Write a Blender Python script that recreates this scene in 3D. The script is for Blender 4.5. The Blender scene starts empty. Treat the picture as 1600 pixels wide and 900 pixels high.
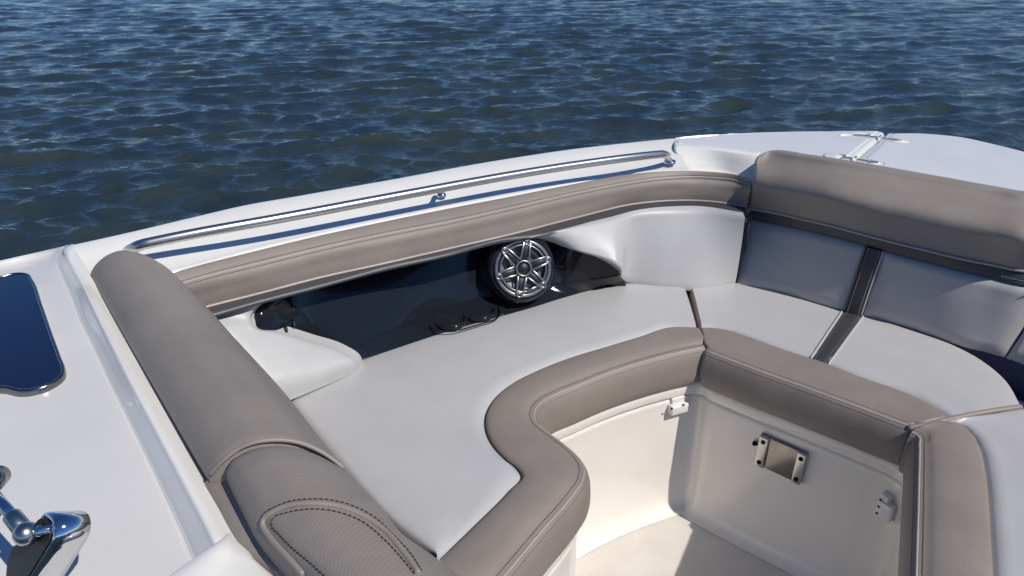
import bpy, bmesh, math, random
import numpy as np
from mathutils import Vector as V, Matrix
from mathutils.bvhtree import BVHTree
random.seed(4); np.random.seed(4)
sc = bpy.context.scene
COL = sc.collection
R = math.radians

# ------------------------------------------------------------------ camera
F = 1156.0                       # focal length for a picture 1600 wide
EYE = V((0, 0, 1.5))             # metres above the cockpit floor
PITCH = math.atan(550 / F)       # looking down
cd = bpy.data.cameras.new('camera')
cam = bpy.data.objects.new('camera', cd); COL.objects.link(cam)
cam.location = EYE
cam.rotation_euler = (math.pi / 2 - PITCH, 0, 0)
cd.sensor_width = 36; cd.lens = F / 1600 * 36
cd.clip_start = .02; cd.clip_end = 3000
sc.camera = cam
# ------------------------------------------------------------------ light
SUN_AZ, SUN_EL = 129.0, 49.0     # clockwise from +Y
w = bpy.data.worlds.new('World'); sc.world = w; w.use_nodes = True
nt = w.node_tree
bg = nt.nodes['Background']; sky = nt.nodes.new('ShaderNodeTexSky')
sky.sky_type = 'NISHITA'; sky.sun_disc = False
sky.sun_elevation = R(SUN_EL); sky.sun_rotation = R(SUN_AZ)
sky.air_density = 1.0; sky.dust_density = 0.0; sky.ozone_density = 3.0; sky.altitude = 2500
hs = nt.nodes.new('ShaderNodeHueSaturation'); hs.inputs['Saturation'].default_value = 1.2; hs.inputs['Hue'].default_value = .507
nt.links.new(sky.outputs[0], hs.inputs['Color']); nt.links.new(hs.outputs[0], bg.inputs[0]); bg.inputs[1].default_value = .096
sd = bpy.data.lights.new('sun', 'SUN'); sd.energy = 3.95; sd.angle = R(.53); sd.color = (1, .955, .885)
sun = bpy.data.objects.new('sun', sd); COL.objects.link(sun)
sdir = V((math.sin(R(SUN_AZ)) * math.cos(R(SUN_EL)), math.cos(R(SUN_AZ)) * math.cos(R(SUN_EL)), math.sin(R(SUN_EL))))
sun.rotation_euler = sdir.to_track_quat('Z', 'Y').to_euler()
vs = sc.view_settings
vs.view_transform = 'Standard'; vs.look = 'None'; vs.exposure = 0; vs.gamma = 1; vs.use_curve_mapping = False

# ------------------------------------------------------------------ measuring helpers
CP, SP = math.cos(PITCH), math.sin(PITCH)
def ray(px, py):
    u = (px - 800) / F; v = -(py - 450) / F
    return V((u, CP + v * SP, -SP + v * CP))
def at(px, py, z):               # a measured sight line met with a height
    d = ray(px, py); t = (z - EYE.z) / d.z
    return EYE + d * t
def onplane(px, py, p0, n):
    d = ray(px, py); t = (p0 - EYE).dot(n) / d.dot(n)
    return EYE + d * t
def line(pts, z=None):
    out = []
    for i, p in enumerate(pts):
        if len(p) == 3: out.append(at(*p))
        else: out.append(at(p[0], p[1], z))
    return out
def crom(pts, k=12):
    """Catmull-Rom through points, k samples a segment"""
    n = len(pts); out = []
    for i in range(n - 1):
        p1, p2 = pts[i], pts[i + 1]
        p0 = pts[i - 1] if i else p1 * 2 - p2
        p3 = pts[i + 2] if i + 2 < n else p2 * 2 - p1
        # non-uniform tangents
        d1 = max((p2 - p1).length, 1e-6); d0 = max((p1 - p0).length, 1e-6); d2 = max((p3 - p2).length, 1e-6)
        m1 = ((p2 - p1) / d1 * d0 + (p1 - p0) / d0 * d1) / (d0 + d1) * d1
        m2 = ((p3 - p2) / d2 * d1 + (p2 - p1) / d1 * d2) / (d1 + d2) * d1
        for j in range(k):
            t = j / k; t2 = t * t; t3 = t2 * t
            out.append(p1 * (2 * t3 - 3 * t2 + 1) + m1 * (t3 - 2 * t2 + t) + p2 * (-2 * t3 + 3 * t2) + m2 * (t3 - t2))
    out.append(pts[-1].copy())
    return out
def resample(pts, n):
    L = [0.0]
    for a, b in zip(pts, pts[1:]): L.append(L[-1] + (b - a).length)
    out = []; j = 0
    for i in range(n):
        s = L[-1] * i / (n - 1)
        while j < len(pts) - 2 and L[j + 1] < s: j += 1
        t = (s - L[j]) / max(L[j + 1] - L[j], 1e-9)
        out.append(pts[j].lerp(pts[j + 1], min(max(t, 0), 1)))
    return out
def curve(pts, n=80): return resample(crom(pts, 14), n)
def left_normals(c):
    out = []
    for i in range(len(c)):
        a = c[max(i - 1, 0)]; b = c[min(i + 1, len(c) - 1)]
        t = b - a; out.append(V((-t.y, t.x, 0)).normalized())
    return out
def off(c, d, dz=0.0, side=1):
    return [p + n * (d * side) + V((0, 0, dz)) for p, n in zip(c, left_normals(c))]

# ------------------------------------------------------------------ object helpers
def link(name, me, mat, parent=None):
    o = bpy.data.objects.new(name, me); COL.objects.link(o)
    if mat: me.materials.append(mat)
    if parent: o.parent = parent
    return o
def thing(name, label, cat, loc=(0, 0, 0), group=None):
    o = bpy.data.objects.new(name, None); COL.objects.link(o); o.location = loc
    o['label'] = label; o['category'] = cat
    if group: o['group'] = group
    o.empty_display_size = .1
    return o
def keep(o, parent):             # parent without moving
    o.parent = parent
    o.matrix_parent_inverse = Matrix.Translation(-parent.location) if parent.parent is None else Matrix.Identity(4)
def mesh_from_grid(g, flip=None, closed_u=False):
    nr, nc = len(g), len(g[0])
    bm = bmesh.new(); uvl = bm.loops.layers.uv.new('UVMap')
    vv = [[bm.verts.new(p) for p in r] for r in g]
    us = []; 
    mid = g[nr // 2]; s = 0; U = [0.0]
    for a, b in zip(mid, mid[1:]): s += (b - a).length; U.append(s)
    W = [[0.0] * nc for _ in range(nr)]
    for i in range(1, nr):
        for j in range(nc): W[i][j] = W[i - 1][j] + (g[i][j] - g[i - 1][j]).length
    tot = V((0, 0, 0)); cnt = 0
    for i in range(nr - 1):
        for j in range(nc - 1 if not closed_u else nc):
            j2 = (j + 1) % nc
            q = [(i, j), (i, j2), (i + 1, j2), (i + 1, j)]
            try: f = bm.faces.new([vv[a][b] for a, b in q])
            except ValueError: continue
            f.smooth = True
            for lp, (a, b) in zip(f.loops, q): lp[uvl].uv = (U[b] if not (closed_u and b == 0 and j) else s, W[a][b])
    bm.normal_update()
    return bm
def face_to(bm, target):
    sgn = sum(f.normal.dot(target - f.calc_center_median()) * f.calc_area() for f in bm.faces)
    if sgn < 0: bmesh.ops.reverse_faces(bm, faces=bm.faces[:])
def finish(name, bm, mat, parent=None, thick=0, weld=True):
    if weld: bmesh.ops.remove_doubles(bm, verts=bm.verts[:], dist=1e-5)
    me = bpy.data.meshes.new(name); bm.to_mesh(me); bm.free()
    o = link(name, me, mat)
    if parent: keep(o, parent)
    if thick:
        m = o.modifiers.new('thickness', 'SOLIDIFY'); m.thickness = thick; m.offset = -1
    return o
def grid_of(rows, n=80, k=4, smooth=True, mode='arc', per=8):
    if mode == 'idx': rs = [crom(r, per) for r in rows]
    elif mode == 'raw': rs = [list(r) for r in rows]
    else: rs = [curve(r, n) for r in rows]
    if k <= 1: return rs
    cols = []
    for j in range(len(rs[0])):
        c = [r[j] for r in rs]
        if smooth: cols.append(crom(c, k))
        else:
            o = []
            for a, b in zip(c, c[1:]): o += [a.lerp(b, t / k) for t in range(k)]
            cols.append(o + [c[-1]])
    return [[cols[j][i] for j in range(len(cols))] for i in range(len(cols[0]))]
def loft(name, rows, mat, parent=None, n=80, k=4, smooth=True, mode='arc', per=8, thick=0, face=None):
    g = grid_of(rows, n, k, smooth, mode, per)
    bm = mesh_from_grid(g); face_to(bm, face or EYE)
    o = finish(name, bm, mat, parent, thick); o['_'] = 0; del o['_']
    return o, g
def bvh_of(g):
    vs_ = [p for r in g for p in r]; nc = len(g[0])
    fs = [(i * nc + j, i * nc + j + 1, (i + 1) * nc + j + 1, (i + 1) * nc + j) for i in range(len(g) - 1) for j in range(nc - 1)]
    return BVHTree.FromPolygons(vs_, fs)
def hit(bv, px, py, lift=0.0):
    loc, nrm, _, _ = bv.ray_cast(EYE, ray(px, py).normalized())
    if loc is None: return None
    if nrm.dot(EYE - loc) < 0: nrm = -nrm
    return loc + nrm * lift
def tube_bm(bm, c, r, seg=10, caps=True, rs=None):
    prev = None; rings = []
    up = V((0, 0, 1))
    for i, p in enumerate(c):
        a = c[max(i - 1, 0)]; b = c[min(i + 1, len(c) - 1)]
        t = (b - a).normalized()
        if prev is None:
            x = t.cross(up)
            if x.length < 1e-3: x = t.cross(V((1, 0, 0)))
        else: x = prev - t * prev.dot(t)
        x.normalize(); prev = x; y = t.cross(x)
        rr = rs[i] if rs else r
        rings.append([bm.verts.new(p + (x * math.cos(6.28318 * s / seg) + y * math.sin(6.28318 * s / seg)) * rr) for s in range(seg)])
    for A, B in zip(rings, rings[1:]):
        for s in range(seg):
            f = bm.faces.new([A[s], A[(s + 1) % seg], B[(s + 1) % seg], B[s]]); f.smooth = True
    if caps:
        bm.faces.new(rings[0][::-1]); bm.faces.new(rings[-1])
    return rings
def tube(name, c, r, mat, parent=None, seg=10, rs=None):
    bm = bmesh.new(); tube_bm(bm, c, r, seg, rs=rs); bm.normal_update()
    bmesh.ops.recalc_face_normals(bm, faces=bm.faces[:])
    return finish(name, bm, mat, parent)
def stitch(c, mat, parent, L=.0056, gap=.0013, r=.0007, lift=.0004, name='stitching'):
    """a row of thread stitches lying on a seam, joined into one part"""
    tot = sum((b - a).length for a, b in zip(c, c[1:]))
    n = max(2, int(tot / (L + gap)))
    pts = resample(c, n * 2 + 1)
    bm = bmesh.new()
    for i in range(n):
        a = pts[2 * i]; b = pts[2 * i + 1]; m = a.lerp(b, .5)
        t = (b - a).normalized(); h = L / 2
        x = t.cross(V((0, 0, 1)))
        if x.length < 1e-3: x = V((1, 0, 0))
        x.normalize(); y = x.cross(t)
        ring0 = [bm.verts.new(m - t * h + (x * math.cos(q) + y * math.sin(q)) * r * .5) for q in (0, 2.09, 4.19)]
        ring1 = [bm.verts.new(m + V((0, 0, lift)) + (x * math.cos(q) + y * math.sin(q)) * r) for q in (0, 2.09, 4.19)]
        ring2 = [bm.verts.new(m + t * h + (x * math.cos(q) + y * math.sin(q)) * r * .5) for q in (0, 2.09, 4.19)]
        for A, B in ((ring0, ring1), (ring1, ring2)):
            for s in range(3): bm.faces.new([A[s], A[(s + 1) % 3], B[(s + 1) % 3], B[s]])
    bm.normal_update()
    o = finish(name, bm, mat, parent, weld=False); o['kind'] = 'stuff'
    return o
def box_bm(bm, c, ax, ay, az, sx, sy, sz, bev=0.0, seg=2):
    b2 = bmesh.new(); bmesh.ops.create_cube(b2, size=1)
    for v in b2.verts: v.co = V((v.co.x * sx, v.co.y * sy, v.co.z * sz))
    if bev: bmesh.ops.bevel(b2, geom=b2.edges[:], offset=bev, segments=seg, profile=.5, affect='EDGES')
    m = Matrix((ax, ay, az)).transposed()
    ids = {}
    for v in b2.verts: ids[v] = bm.verts.new(c + m @ v.co)
    for f in b2.faces:
        nf = bm.faces.new([ids[v] for v in f.verts]); nf.smooth = bev > 0
    b2.free()
def box(name, c, ax, ay, az, s, mat, parent, bev=0.0, seg=2):
    bm = bmesh.new(); box_bm(bm, c, ax, ay, az, *s, bev, seg); bm.normal_update()
    return finish(name, bm, mat, parent)
def lathe_bm(bm, c, axis, prof, seg=48, ref=None):
    """prof: (radius, height along axis)"""
    x = (ref or V((1, 0, .01))).cross(axis); x.normalize(); y = axis.cross(x)
    rings = []
    for r_, h in prof:
        if r_ < 1e-6: rings.append([bm.verts.new(c + axis * h)])
        else: rings.append([bm.verts.new(c + axis * h + (x * math.cos(6.28318 * s / seg) + y * math.sin(6.28318 * s / seg)) * r_) for s in range(seg)])
    for A, B in zip(rings, rings[1:]):
        for s in range(seg):
            s2 = (s + 1) % seg
            if len(A) == 1 and len(B) == 1: continue
            if len(A) == 1: f = bm.faces.new([A[0], B[s], B[s2]])
            elif len(B) == 1: f = bm.faces.new([A[s], A[s2], B[0]])
            else: f = bm.faces.new([A[s], A[s2], B[s2], B[s]])
            f.smooth = True
def lathe(name, c, axis, prof, mat, parent, seg=48):
    bm = bmesh.new(); lathe_bm(bm, c, axis, prof, seg)
    bmesh.ops.recalc_face_normals(bm, faces=bm.faces[:])
    return finish(name, bm, mat, parent)

# ------------------------------------------------------------------ materials
def base_mat(name, col, rough=.4, metal=0.0, coat=0.0, spec=.5):
    m = bpy.data.materials.new(name); m.use_nodes = True
    b = m.node_tree.nodes['Principled BSDF']
    b.inputs['Base Color'].default_value = (*col, 1); b.inputs['Roughness'].default_value = rough
    b.inputs['Metallic'].default_value = metal; b.inputs['Coat Weight'].default_value = coat
    b.inputs['Coat Roughness'].default_value = .05; b.inputs['Specular IOR Level'].default_value = spec
    return m, m.node_tree, b
def N(t, typ, **kw):
    n = t.nodes.new(typ)
    for k_, v_ in kw.items():
        if k_ in n.inputs: n.inputs[k_].default_value = v_
        else: setattr(n, k_, v_)
    return n
def math_(t, op, a, b=None):
    n = t.nodes.new('ShaderNodeMath'); n.operation = op
    for i, x in enumerate((a, b)):
        if x is None: continue
        if isinstance(x, (int, float)): n.inputs[i].default_value = x
        else: t.links.new(x, n.inputs[i])
    return n.outputs[0]
def ramp(t, fac, stops):
    n = t.nodes.new('ShaderNodeValToRGB'); t.links.new(fac, n.inputs[0])
    e = n.color_ramp.elements
    e[0].position, e[0].color = stops[0][0], (*stops[0][1], 1)
    e[1].position, e[1].color = stops[-1][0], (*stops[-1][1], 1)
    for p, c in stops[1:-1]:
        x = e.new(p); x.color = (*c, 1)
    return n.outputs[0]
def vinyl(name, col, weave=True, rough=.5, var=.07, pu=.0064, pv=.0030, depth=.0007, strength=.5):
    m, t, b = base_mat(name, col, rough)
    tc = N(t, 'ShaderNodeTexCoord')
    nz = N(t, 'ShaderNodeTexNoise', Scale=9.0, Detail=5.0); t.links.new(tc.outputs['Object'], nz.inputs['Vector'])
    lo = tuple(c * (1 - var) for c in col); hi = tuple(c * (1 + var) for c in col)
    c1 = ramp(t, nz.outputs['Fac'], [(.3, lo), (.7, hi)])
    big = N(t, 'ShaderNodeTexNoise', Scale=14.0, Detail=2.0); t.links.new(tc.outputs['Object'], big.inputs['Vector'])
    fine = N(t, 'ShaderNodeTexNoise', Scale=900.0, Detail=2.0); t.links.new(tc.outputs['Object'], fine.inputs['Vector'])
    bump0 = N(t, 'ShaderNodeBump', Strength=.2 if weave else .09, Distance=.012); t.links.new(big.outputs['Fac'], bump0.inputs['Height'])
    bump = N(t, 'ShaderNodeBump', Strength=strength, Distance=depth)
    t.links.new(bump0.outputs[0], bump.inputs['Normal'])
    if weave:
        uv = N(t, 'ShaderNodeUVMap'); sx = N(t, 'ShaderNodeSeparateXYZ'); t.links.new(uv.outputs[0], sx.inputs[0])
        u, v_ = sx.outputs[0], sx.outputs[1]
        rowi = math_(t, 'FLOOR', math_(t, 'DIVIDE', v_, pv))
        us = math_(t, 'ADD', math_(t, 'DIVIDE', u, pu), math_(t, 'MULTIPLY', rowi, .5))
        a = math_(t, 'ABSOLUTE', math_(t, 'SINE', math_(t, 'MULTIPLY', us, math.pi)))
        bb = math_(t, 'ABSOLUTE', math_(t, 'SINE', math_(t, 'MULTIPLY', math_(t, 'DIVIDE', v_, pv), math.pi)))
        h = math_(t, 'MULTIPLY', math_(t, 'POWER', a, .5), math_(t, 'POWER', bb, .6))
        hh = math_(t, 'ADD', h, math_(t, 'MULTIPLY', fine.outputs['Fac'], .25))
        t.links.new(hh, bump.inputs['Height'])
        mx = N(t, 'ShaderNodeMix', data_type='RGBA', blend_type='MULTIPLY')
        mx.inputs[0].default_value = 1
        t.links.new(c1, mx.inputs[6])
        gap = ramp(t, h, [(.0, (.80, .79, .78)), (.6, (1, 1, 1))]); t.links.new(gap, mx.inputs[7])
        t.links.new(mx.outputs[2], b.inputs['Base Color'])
    else:
        t.links.new(fine.outputs['Fac'], bump.inputs['Height'])
        t.links.new(c1, b.inputs['Base Color'])
    t.links.new(bump.outputs[0], b.inputs['Normal'])
    return m
def gelcoat(name, col, rough=.14, dirt=.05):
    m, t, b = base_mat(name, col, rough, coat=.3)
    tc = N(t, 'ShaderNodeTexCoord')
    nz = N(t, 'ShaderNodeTexNoise', Scale=5.0, Detail=6.0); t.links.new(tc.outputs['Object'], nz.inputs['Vector'])
    c = ramp(t, nz.outputs['Fac'], [(.3, tuple(x * (1 - dirt) for x in col)), (.65, col)])
    sp = N(t, 'ShaderNodeTexVoronoi', Scale=38.0); t.links.new(tc.outputs['Object'], sp.inputs['Vector'])
    spk = ramp(t, sp.outputs['Distance'], [(.022, (.35, .3, .26)), (.034, (1, 1, 1))])
    sp2 = N(t, 'ShaderNodeTexNoise', Scale=7.0); t.links.new(tc.outputs['Object'], sp2.inputs['Vector'])
    sel = ramp(t, sp2.outputs['Fac'], [(.58, (0, 0, 0)), (.62, (1, 1, 1))])
    mx = N(t, 'ShaderNodeMix', data_type='RGBA', blend_type='MULTIPLY')
    t.links.new(sel, mx.inputs[0]); t.links.new(c, mx.inputs[6]); t.links.new(spk, mx.inputs[7])
    t.links.new(mx.outputs[2], b.inputs['Base Color'])
    r = ramp(t, nz.outputs['Fac'], [(.35, (rough * .8,) * 3), (.7, (rough * 1.7,) * 3)]); t.links.new(r, b.inputs['Roughness'])
    wv = N(t, 'ShaderNodeTexNoise', Scale=3.0, Detail=1.0); t.links.new(tc.outputs['Object'], wv.inputs['Vector'])
    bp = N(t, 'ShaderNodeBump', Strength=.12, Distance=.02); t.links.new(wv.outputs['Fac'], bp.inputs['Height'])
    t.links.new(bp.outputs[0], b.inputs['Normal']); t.links.new(bp.outputs[0], b.inputs['Coat Normal'])
    return m
TAN = (.272, .234, .203)
M_tan = vinyl('tan_vinyl', TAN)
M_tan_s = vinyl('tan_vinyl_smooth', TAN, weave=False, rough=.48, depth=.0003)
M_pipe = vinyl('tan_piping', (.40, .345, .31), weave=False, rough=.4, depth=.0003)
M_white = vinyl('light_grey_vinyl', (.475, .466, .462), weave=False, rough=.4, var=.025, depth=.0004, strength=.3)
M_panel = vinyl('white_vinyl', (.455, .452, .445), weave=False, rough=.42, var=.03, depth=.0004, strength=.3)
M_frontpanel = vinyl('shade_toned_vinyl', (.42, .405, .39), weave=False, rough=.45, var=.03, depth=.0004, strength=.3)  # light panel vinyl again, colour darkened for the shade on the bow panels
M_band = vinyl('charcoal_vinyl', (.050, .050, .055), weave=False, rough=.4, depth=.0006, strength=.4)
M_gel = gelcoat('white_gelcoat', (.805, .785, .735))
M_deck = gelcoat('console_gelcoat', (.675, .66, .635), rough=.2)
M_cream = gelcoat('cream_gelcoat', (.835, .785, .715), rough=.13)
M_thread, _, _ = base_mat('dark_thread', (.03, .022, .018), .7)
M_lthread, _, _ = base_mat('light_thread', (.3, .29, .28), .7)
M_steel, _t, _b = base_mat('polished_steel', (.74, .74, .73), .07, 1.0)
_tc = N(_t, 'ShaderNodeTexCoord'); _n = N(_t, 'ShaderNodeTexNoise', Scale=9.0, Detail=3.0)
_t.links.new(_tc.outputs['Object'], _n.inputs['Vector'])
_t.links.new(ramp(_t, _n.outputs['Fac'], [(.35, (.05,) * 3), (.75, (.10,) * 3)]), _b.inputs['Roughness'])
M_rail, _, _ = base_mat('brushed_steel', (.56, .555, .545), .3, 1.0)
M_satin, _, _ = base_mat('satin_steel', (.5, .49, .475), .27, 1.0)
M_bronze, _, _ = base_mat('dark_steel', (.27, .255, .235), .2, 1.0)
M_hole, _, _ = base_mat('dark_hole', (.008, .008, .008), .7, spec=.1)
M_rubber, _, _ = base_mat('black_rubber', (.014, .014, .015), .45)
M_cone, _, _ = base_mat('speaker_cone_grey', (.26, .26, .27), .35, .3)
M_grille, _, _ = base_mat('speaker_grille_metal', (.34, .34, .35), .3, .85)
M_navy, _, _ = base_mat('navy_liner', (.018, .026, .085), .6)
M_plastic, _, _ = base_mat('white_plastic', (.74, .73, .70), .3)
M_glass, _, _ = base_mat('sky_tinted_glass', (.004, .006, .026), .03, coat=1.0)  # navy in the base colour stands in for the reflected sky
M_black, t, b = base_mat('black_gloss', (.0045, .005, .0065), .05, spec=.4)
tc = N(t, 'ShaderNodeTexCoord')
n1 = N(t, 'ShaderNodeTexNoise', Scale=7.0, Detail=12.0, Roughness=.8); t.links.new(tc.outputs['Object'], n1.inputs['Vector'])
n2 = N(t, 'ShaderNodeTexNoise', Scale=260.0, Detail=3.0); t.links.new(tc.outputs['Object'], n2.inputs['Vector'])
dust = math_(t, 'MULTIPLY', ramp(t, n1.outputs['Fac'], [(.56, (0, 0, 0)), (.8, (.8, .8, .8))]), ramp(t, n2.outputs['Fac'], [(.52, (0, 0, 0)), (.68, (1, 1, 1))]))
mx = N(t, 'ShaderNodeMix', data_type='RGBA'); t.links.new(dust, mx.inputs[0])
mx.inputs[6].default_value = (.011, .013, .017, 1); mx.inputs[7].default_value = (.11, .115, .12, 1)
t.links.new(mx.outputs[2], b.inputs['Base Color'])
t.links.new(ramp(t, n1.outputs['Fac'], [(.4, (.04,) * 3), (.8, (.16,) * 3)]), b.inputs['Roughness'])
# non-skid floor
M_floor, t, b = base_mat('nonskid_floor', (.62, .60, .555), .42)
tc = N(t, 'ShaderNodeTexCoord'); mp = N(t, 'ShaderNodeMapping'); mp.inputs['Rotation'].default_value = (0, 0, R(10))
t.links.new(tc.outputs['Object'], mp.inputs[0]); sx = N(t, 'ShaderNodeSeparateXYZ'); t.links.new(mp.outputs[0], sx.inputs[0])
a_ = math_(t, 'SINE', math_(t, 'MULTIPLY', sx.outputs[0], 2 * math.pi / .0065)); b_ = math_(t, 'SINE', math_(t, 'MULTIPLY', sx.outputs[1], 2 * math.pi / .0065))
hh = math_(t, 'MULTIPLY', a_, b_)
bp = N(t, 'ShaderNodeBump', Strength=.6, Distance=.0012); t.links.new(hh, bp.inputs['Height']); t.links.new(bp.outputs[0], b.inputs['Normal'])
nz = N(t, 'ShaderNodeTexNoise', Scale=7.0, Detail=7.0); t.links.new(tc.outputs['Object'], nz.inputs['Vector'])
cc = ramp(t, nz.outputs['Fac'], [(.3, (.70, .655, .595)), (.7, (.81, .77, .71))])
mx = N(t, 'ShaderNodeMix', data_type='RGBA', blend_type='MULTIPLY'); mx.inputs[0].default_value = 1
t.links.new(cc, mx.inputs[6]); t.links.new(ramp(t, hh, [(.0, (.86, .85, .84)), (.4, (1, 1, 1))]), mx.inputs[7])
t.links.new(mx.outputs[2], b.inputs['Base Color'])
# water
M_water, t, b = base_mat('bay_water', (.016, .024, .014), .06)
b.inputs['IOR'].default_value = 1.333
tc = N(t, 'ShaderNodeTexCoord'); mp = N(t, 'ShaderNodeMapping'); mp.inputs['Scale'].default_value = (.55, 1.15, 1)
mp.inputs['Rotation'].default_value = (0, 0, R(8))
t.links.new(tc.outputs['Object'], mp.inputs[0])
n1 = N(t, 'ShaderNodeTexNoise', Scale=13.0, Detail=4.0, Roughness=.6, Distortion=.6); t.links.new(mp.outputs[0], n1.inputs['Vector'])
n2 = N(t, 'ShaderNodeTexNoise', Scale=2.2, Detail=3.0); t.links.new(mp.outputs[0], n2.inputs['Vector'])
bp = N(t, 'ShaderNodeBump', Strength=.55, Distance=.026); t.links.new(n1.outputs['Fac'], bp.inputs['Height'])
n3 = N(t, 'ShaderNodeTexNoise', Scale=4.2, Detail=3.0, Roughness=.6); t.links.new(mp.outputs[0], n3.inputs['Vector'])
bp3 = N(t, 'ShaderNodeBump', Strength=.5, Distance=.06); t.links.new(n3.outputs['Fac'], bp3.inputs['Height']); t.links.new(bp.outputs[0], bp3.inputs['Normal'])
t.links.new(bp3.outputs[0], b.inputs['Normal'])
t.links.new(ramp(t, n2.outputs['Fac'], [(.35, (.018, .033, .048)), (.7, (.032, .045, .040))]), b.inputs['Base Color'])

# ------------------------------------------------------------------ water
def make_water():
    Z0 = -.32
    ang = np.concatenate([np.arange(-180, -52, 4.0), np.arange(-52, 52, .17), np.arange(52, 180.1, 4.0)])
    rad = np.concatenate([[.02, .5], np.geomspace(1.3, 60, 640), np.geomspace(61, 1500, 90)])
    A, Rr = np.meshgrid(np.radians(ang), rad)
    X = Rr * np.sin(A); Y = Rr * np.cos(A)
    dx = np.zeros_like(X); dy = np.zeros_like(X); h = np.zeros_like(X)
    spacing = np.maximum(Rr * .0062, Rr * math.radians(.17))
    lam = np.geomspace(.10, 2.2, 150)
    rs = np.random.RandomState(11)
    main = R(169)
    for l in lam:
        th = main + rs.normal(0, .38 if l > .5 else .52)
        k = 2 * math.pi / l
        slope = .040 * rs.uniform(.5, 1.4) * min(1, (l / .17) ** .6) * min(1, (.5 / l) ** 1.25)
        a = slope / k
        wgt = np.clip((l / spacing - 1.8) / 2, 0, 1)
        kx, ky = math.sin(th), math.cos(th)
        ph = k * (X * kx + Y * ky) + rs.uniform(0, 6.283)
        s, c = np.sin(ph), np.cos(ph)
        h += a * wgt * c
        dx -= 1.35 * a * wgt * s * kx; dy -= 1.35 * a * wgt * s * ky
    gust = .95 + .12 * np.sin(X * .35 + 1.3 + .2 * Y) * np.sin(Y * .27 + .5)
    h *= gust; dx *= gust; dy *= gust
    co = np.stack([X + dx, Y + dy, Z0 + h], -1).reshape(-1, 3)
    nr, nc = X.shape
    i = np.arange(nr - 1)[:, None] * nc; j = np.arange(nc - 1)[None]
    f = np.stack([i + j, i + nc + j, i + nc + j + 1, i + j + 1], -1).reshape(-1, 4)
    me = bpy.data.meshes.new('water')
    me.vertices.add(len(co)); me.vertices.foreach_set('co', co.astype(np.float32).ravel())
    me.loops.add(f.size); me.loops.foreach_set('vertex_index', f.astype(np.int32).ravel())
    me.polygons.add(len(f)); me.polygons.foreach_set('loop_start', np.arange(0, f.size, 4, dtype=np.int32))
    me.polygons.foreach_set('use_smooth', np.ones(len(f), dtype=bool))
    me.update(); me.validate()
    o = link('water', me, M_water); o['kind'] = 'structure'
    o['label'] = 'dark blue green choppy bay water around the boat'
make_water()

# ------------------------------------------------------------------ the boat
boat = thing('motorboat', 'white bowrider motorboat with open bow seating, dark speaker recess and steel fittings on the water', 'boat', (.45, 1.4, -.32))
def lab(o, s): o['label'] = s; return o

E0 = curve(line([(-60, 420, .842), (0, 407, .845), (60, 393.5, .848), (90, 386.5, .858), (109, 382.3, .877), (205, 361, .88), (300, 338.5, .88), (380, 320, .88), (460, 306, .88), (540, 292, .88), (620, 278, .88),
    (700, 263, .88), (800, 246, .88), (900, 231.5, .88), (1000, 220.5, .88), (1100, 211.5, .885), (1200, 206.5, .885), (1300, 205, .885), (1385, 206.5, .885), (1450, 209, .885),
    (1500, 214, .885), (1550, 224.5, .885), (1600, 237, .885), (1660, 256, .885)])
    + [V((1.72, 1.95, .885)), V((1.74, 1.6, .885)), V((1.62, 1.1, .88)), V((1.3, .45, .88)), V((.9, -.2, .87))], 260)
def cut(c, x0, x1):              # the stretch of a curve between two columns of the picture
    out = []
    for p in c:
        d = p - EYE; zc = d.y * CP - d.z * SP
        if zc <= .05: continue
        px = 800 + F * d.x / zc
        if x0 <= px <= x1: out.append(p)
    return out
# hull side
loft('hull_side', [off(E0, .004, -.012), off(E0, .022, -.05), off(E0, .03, -.10), off(E0, -.01, -.3), off(E0, -.08, -.75), off(E0, -.25, -1.35)], M_gel, boat, n=200, k=3, face=V((-3, 6, 1)))
tube('rub_rail', off(E0, .034, -.085)[::2], .014, M_steel, boat, 8)

# gunwale, from the coaming corner to the raised bow deck
Eo = [at(106, 383, .877)] + cut(E0, 112, 1050) + [at(1054, 216, .882)]
E1 = line([(148, 452), (200, 440), (270, 426), (400, 391.5), (530, 360.5), (600, 345.5), (700, 325), (800, 306), (900, 286.5), (975, 273.5), (1025, 269), (1082, 267.5)], .846)
Eo = curve(Eo, 140); E1c = curve(E1, 140)
mid = [a.lerp(b, .5) + V((0, 0, .003)) for a, b in zip(Eo, E1c)]
def lerpc(a, b, t, dz=0): return [p.lerp(q, t) + V((0, 0, dz)) for p, q in zip(a, b)]
rowsG = [off(Eo, .006, -.016), off(Eo, .001, -.004), off(Eo, -.012, .0015), off(Eo, -.03, .001), mid, lerpc(Eo, E1c, .9), E1c, off(E1c, .004, -.02)]
_, gG = loft('gunwale', rowsG, M_gel, boat, n=140, k=4, thick=.004, mode='raw')
bvG = bvh_of(gG)

# bow deck, raised, with the hatch lid beyond the seam
D1p = [(1054, 227), (1120, 234), (1186, 241), (1250, 250), (1328, 263)]
seam_o, seam_i = at(1384.5, 206.5, .885), at(1326, 256, .885)
def seam_row(w, dz=0):
    d = (seam_i - seam_o).normalized(); n = V((-d.y, d.x, 0))       # towards the hatch side
    return d, n
d_s, n_s = seam_row(0)
if n_s.x < 0: n_s = -n_s
deckz = V((0, 0, 0))
oL = curve([at(1054, 216, .882)] + cut(E0, 1060, 1380) + [seam_o], 70)
iL = curve(line([(1054, 227), (1120, 234), (1187, 241.5), (1230, 262), (1290, 275)], .885) + [seam_i + d_s * .03], 70)
def tabs(p, side):               # width of the recess beside the seam: wider round each hinge
    s = (p - seam_o).dot(d_s)
    wv = .030
    for hp in HS:
        wv = max(wv, .088 * (1 - min(1, abs(s - hp) / .034) ** 4))
    return wv
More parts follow.
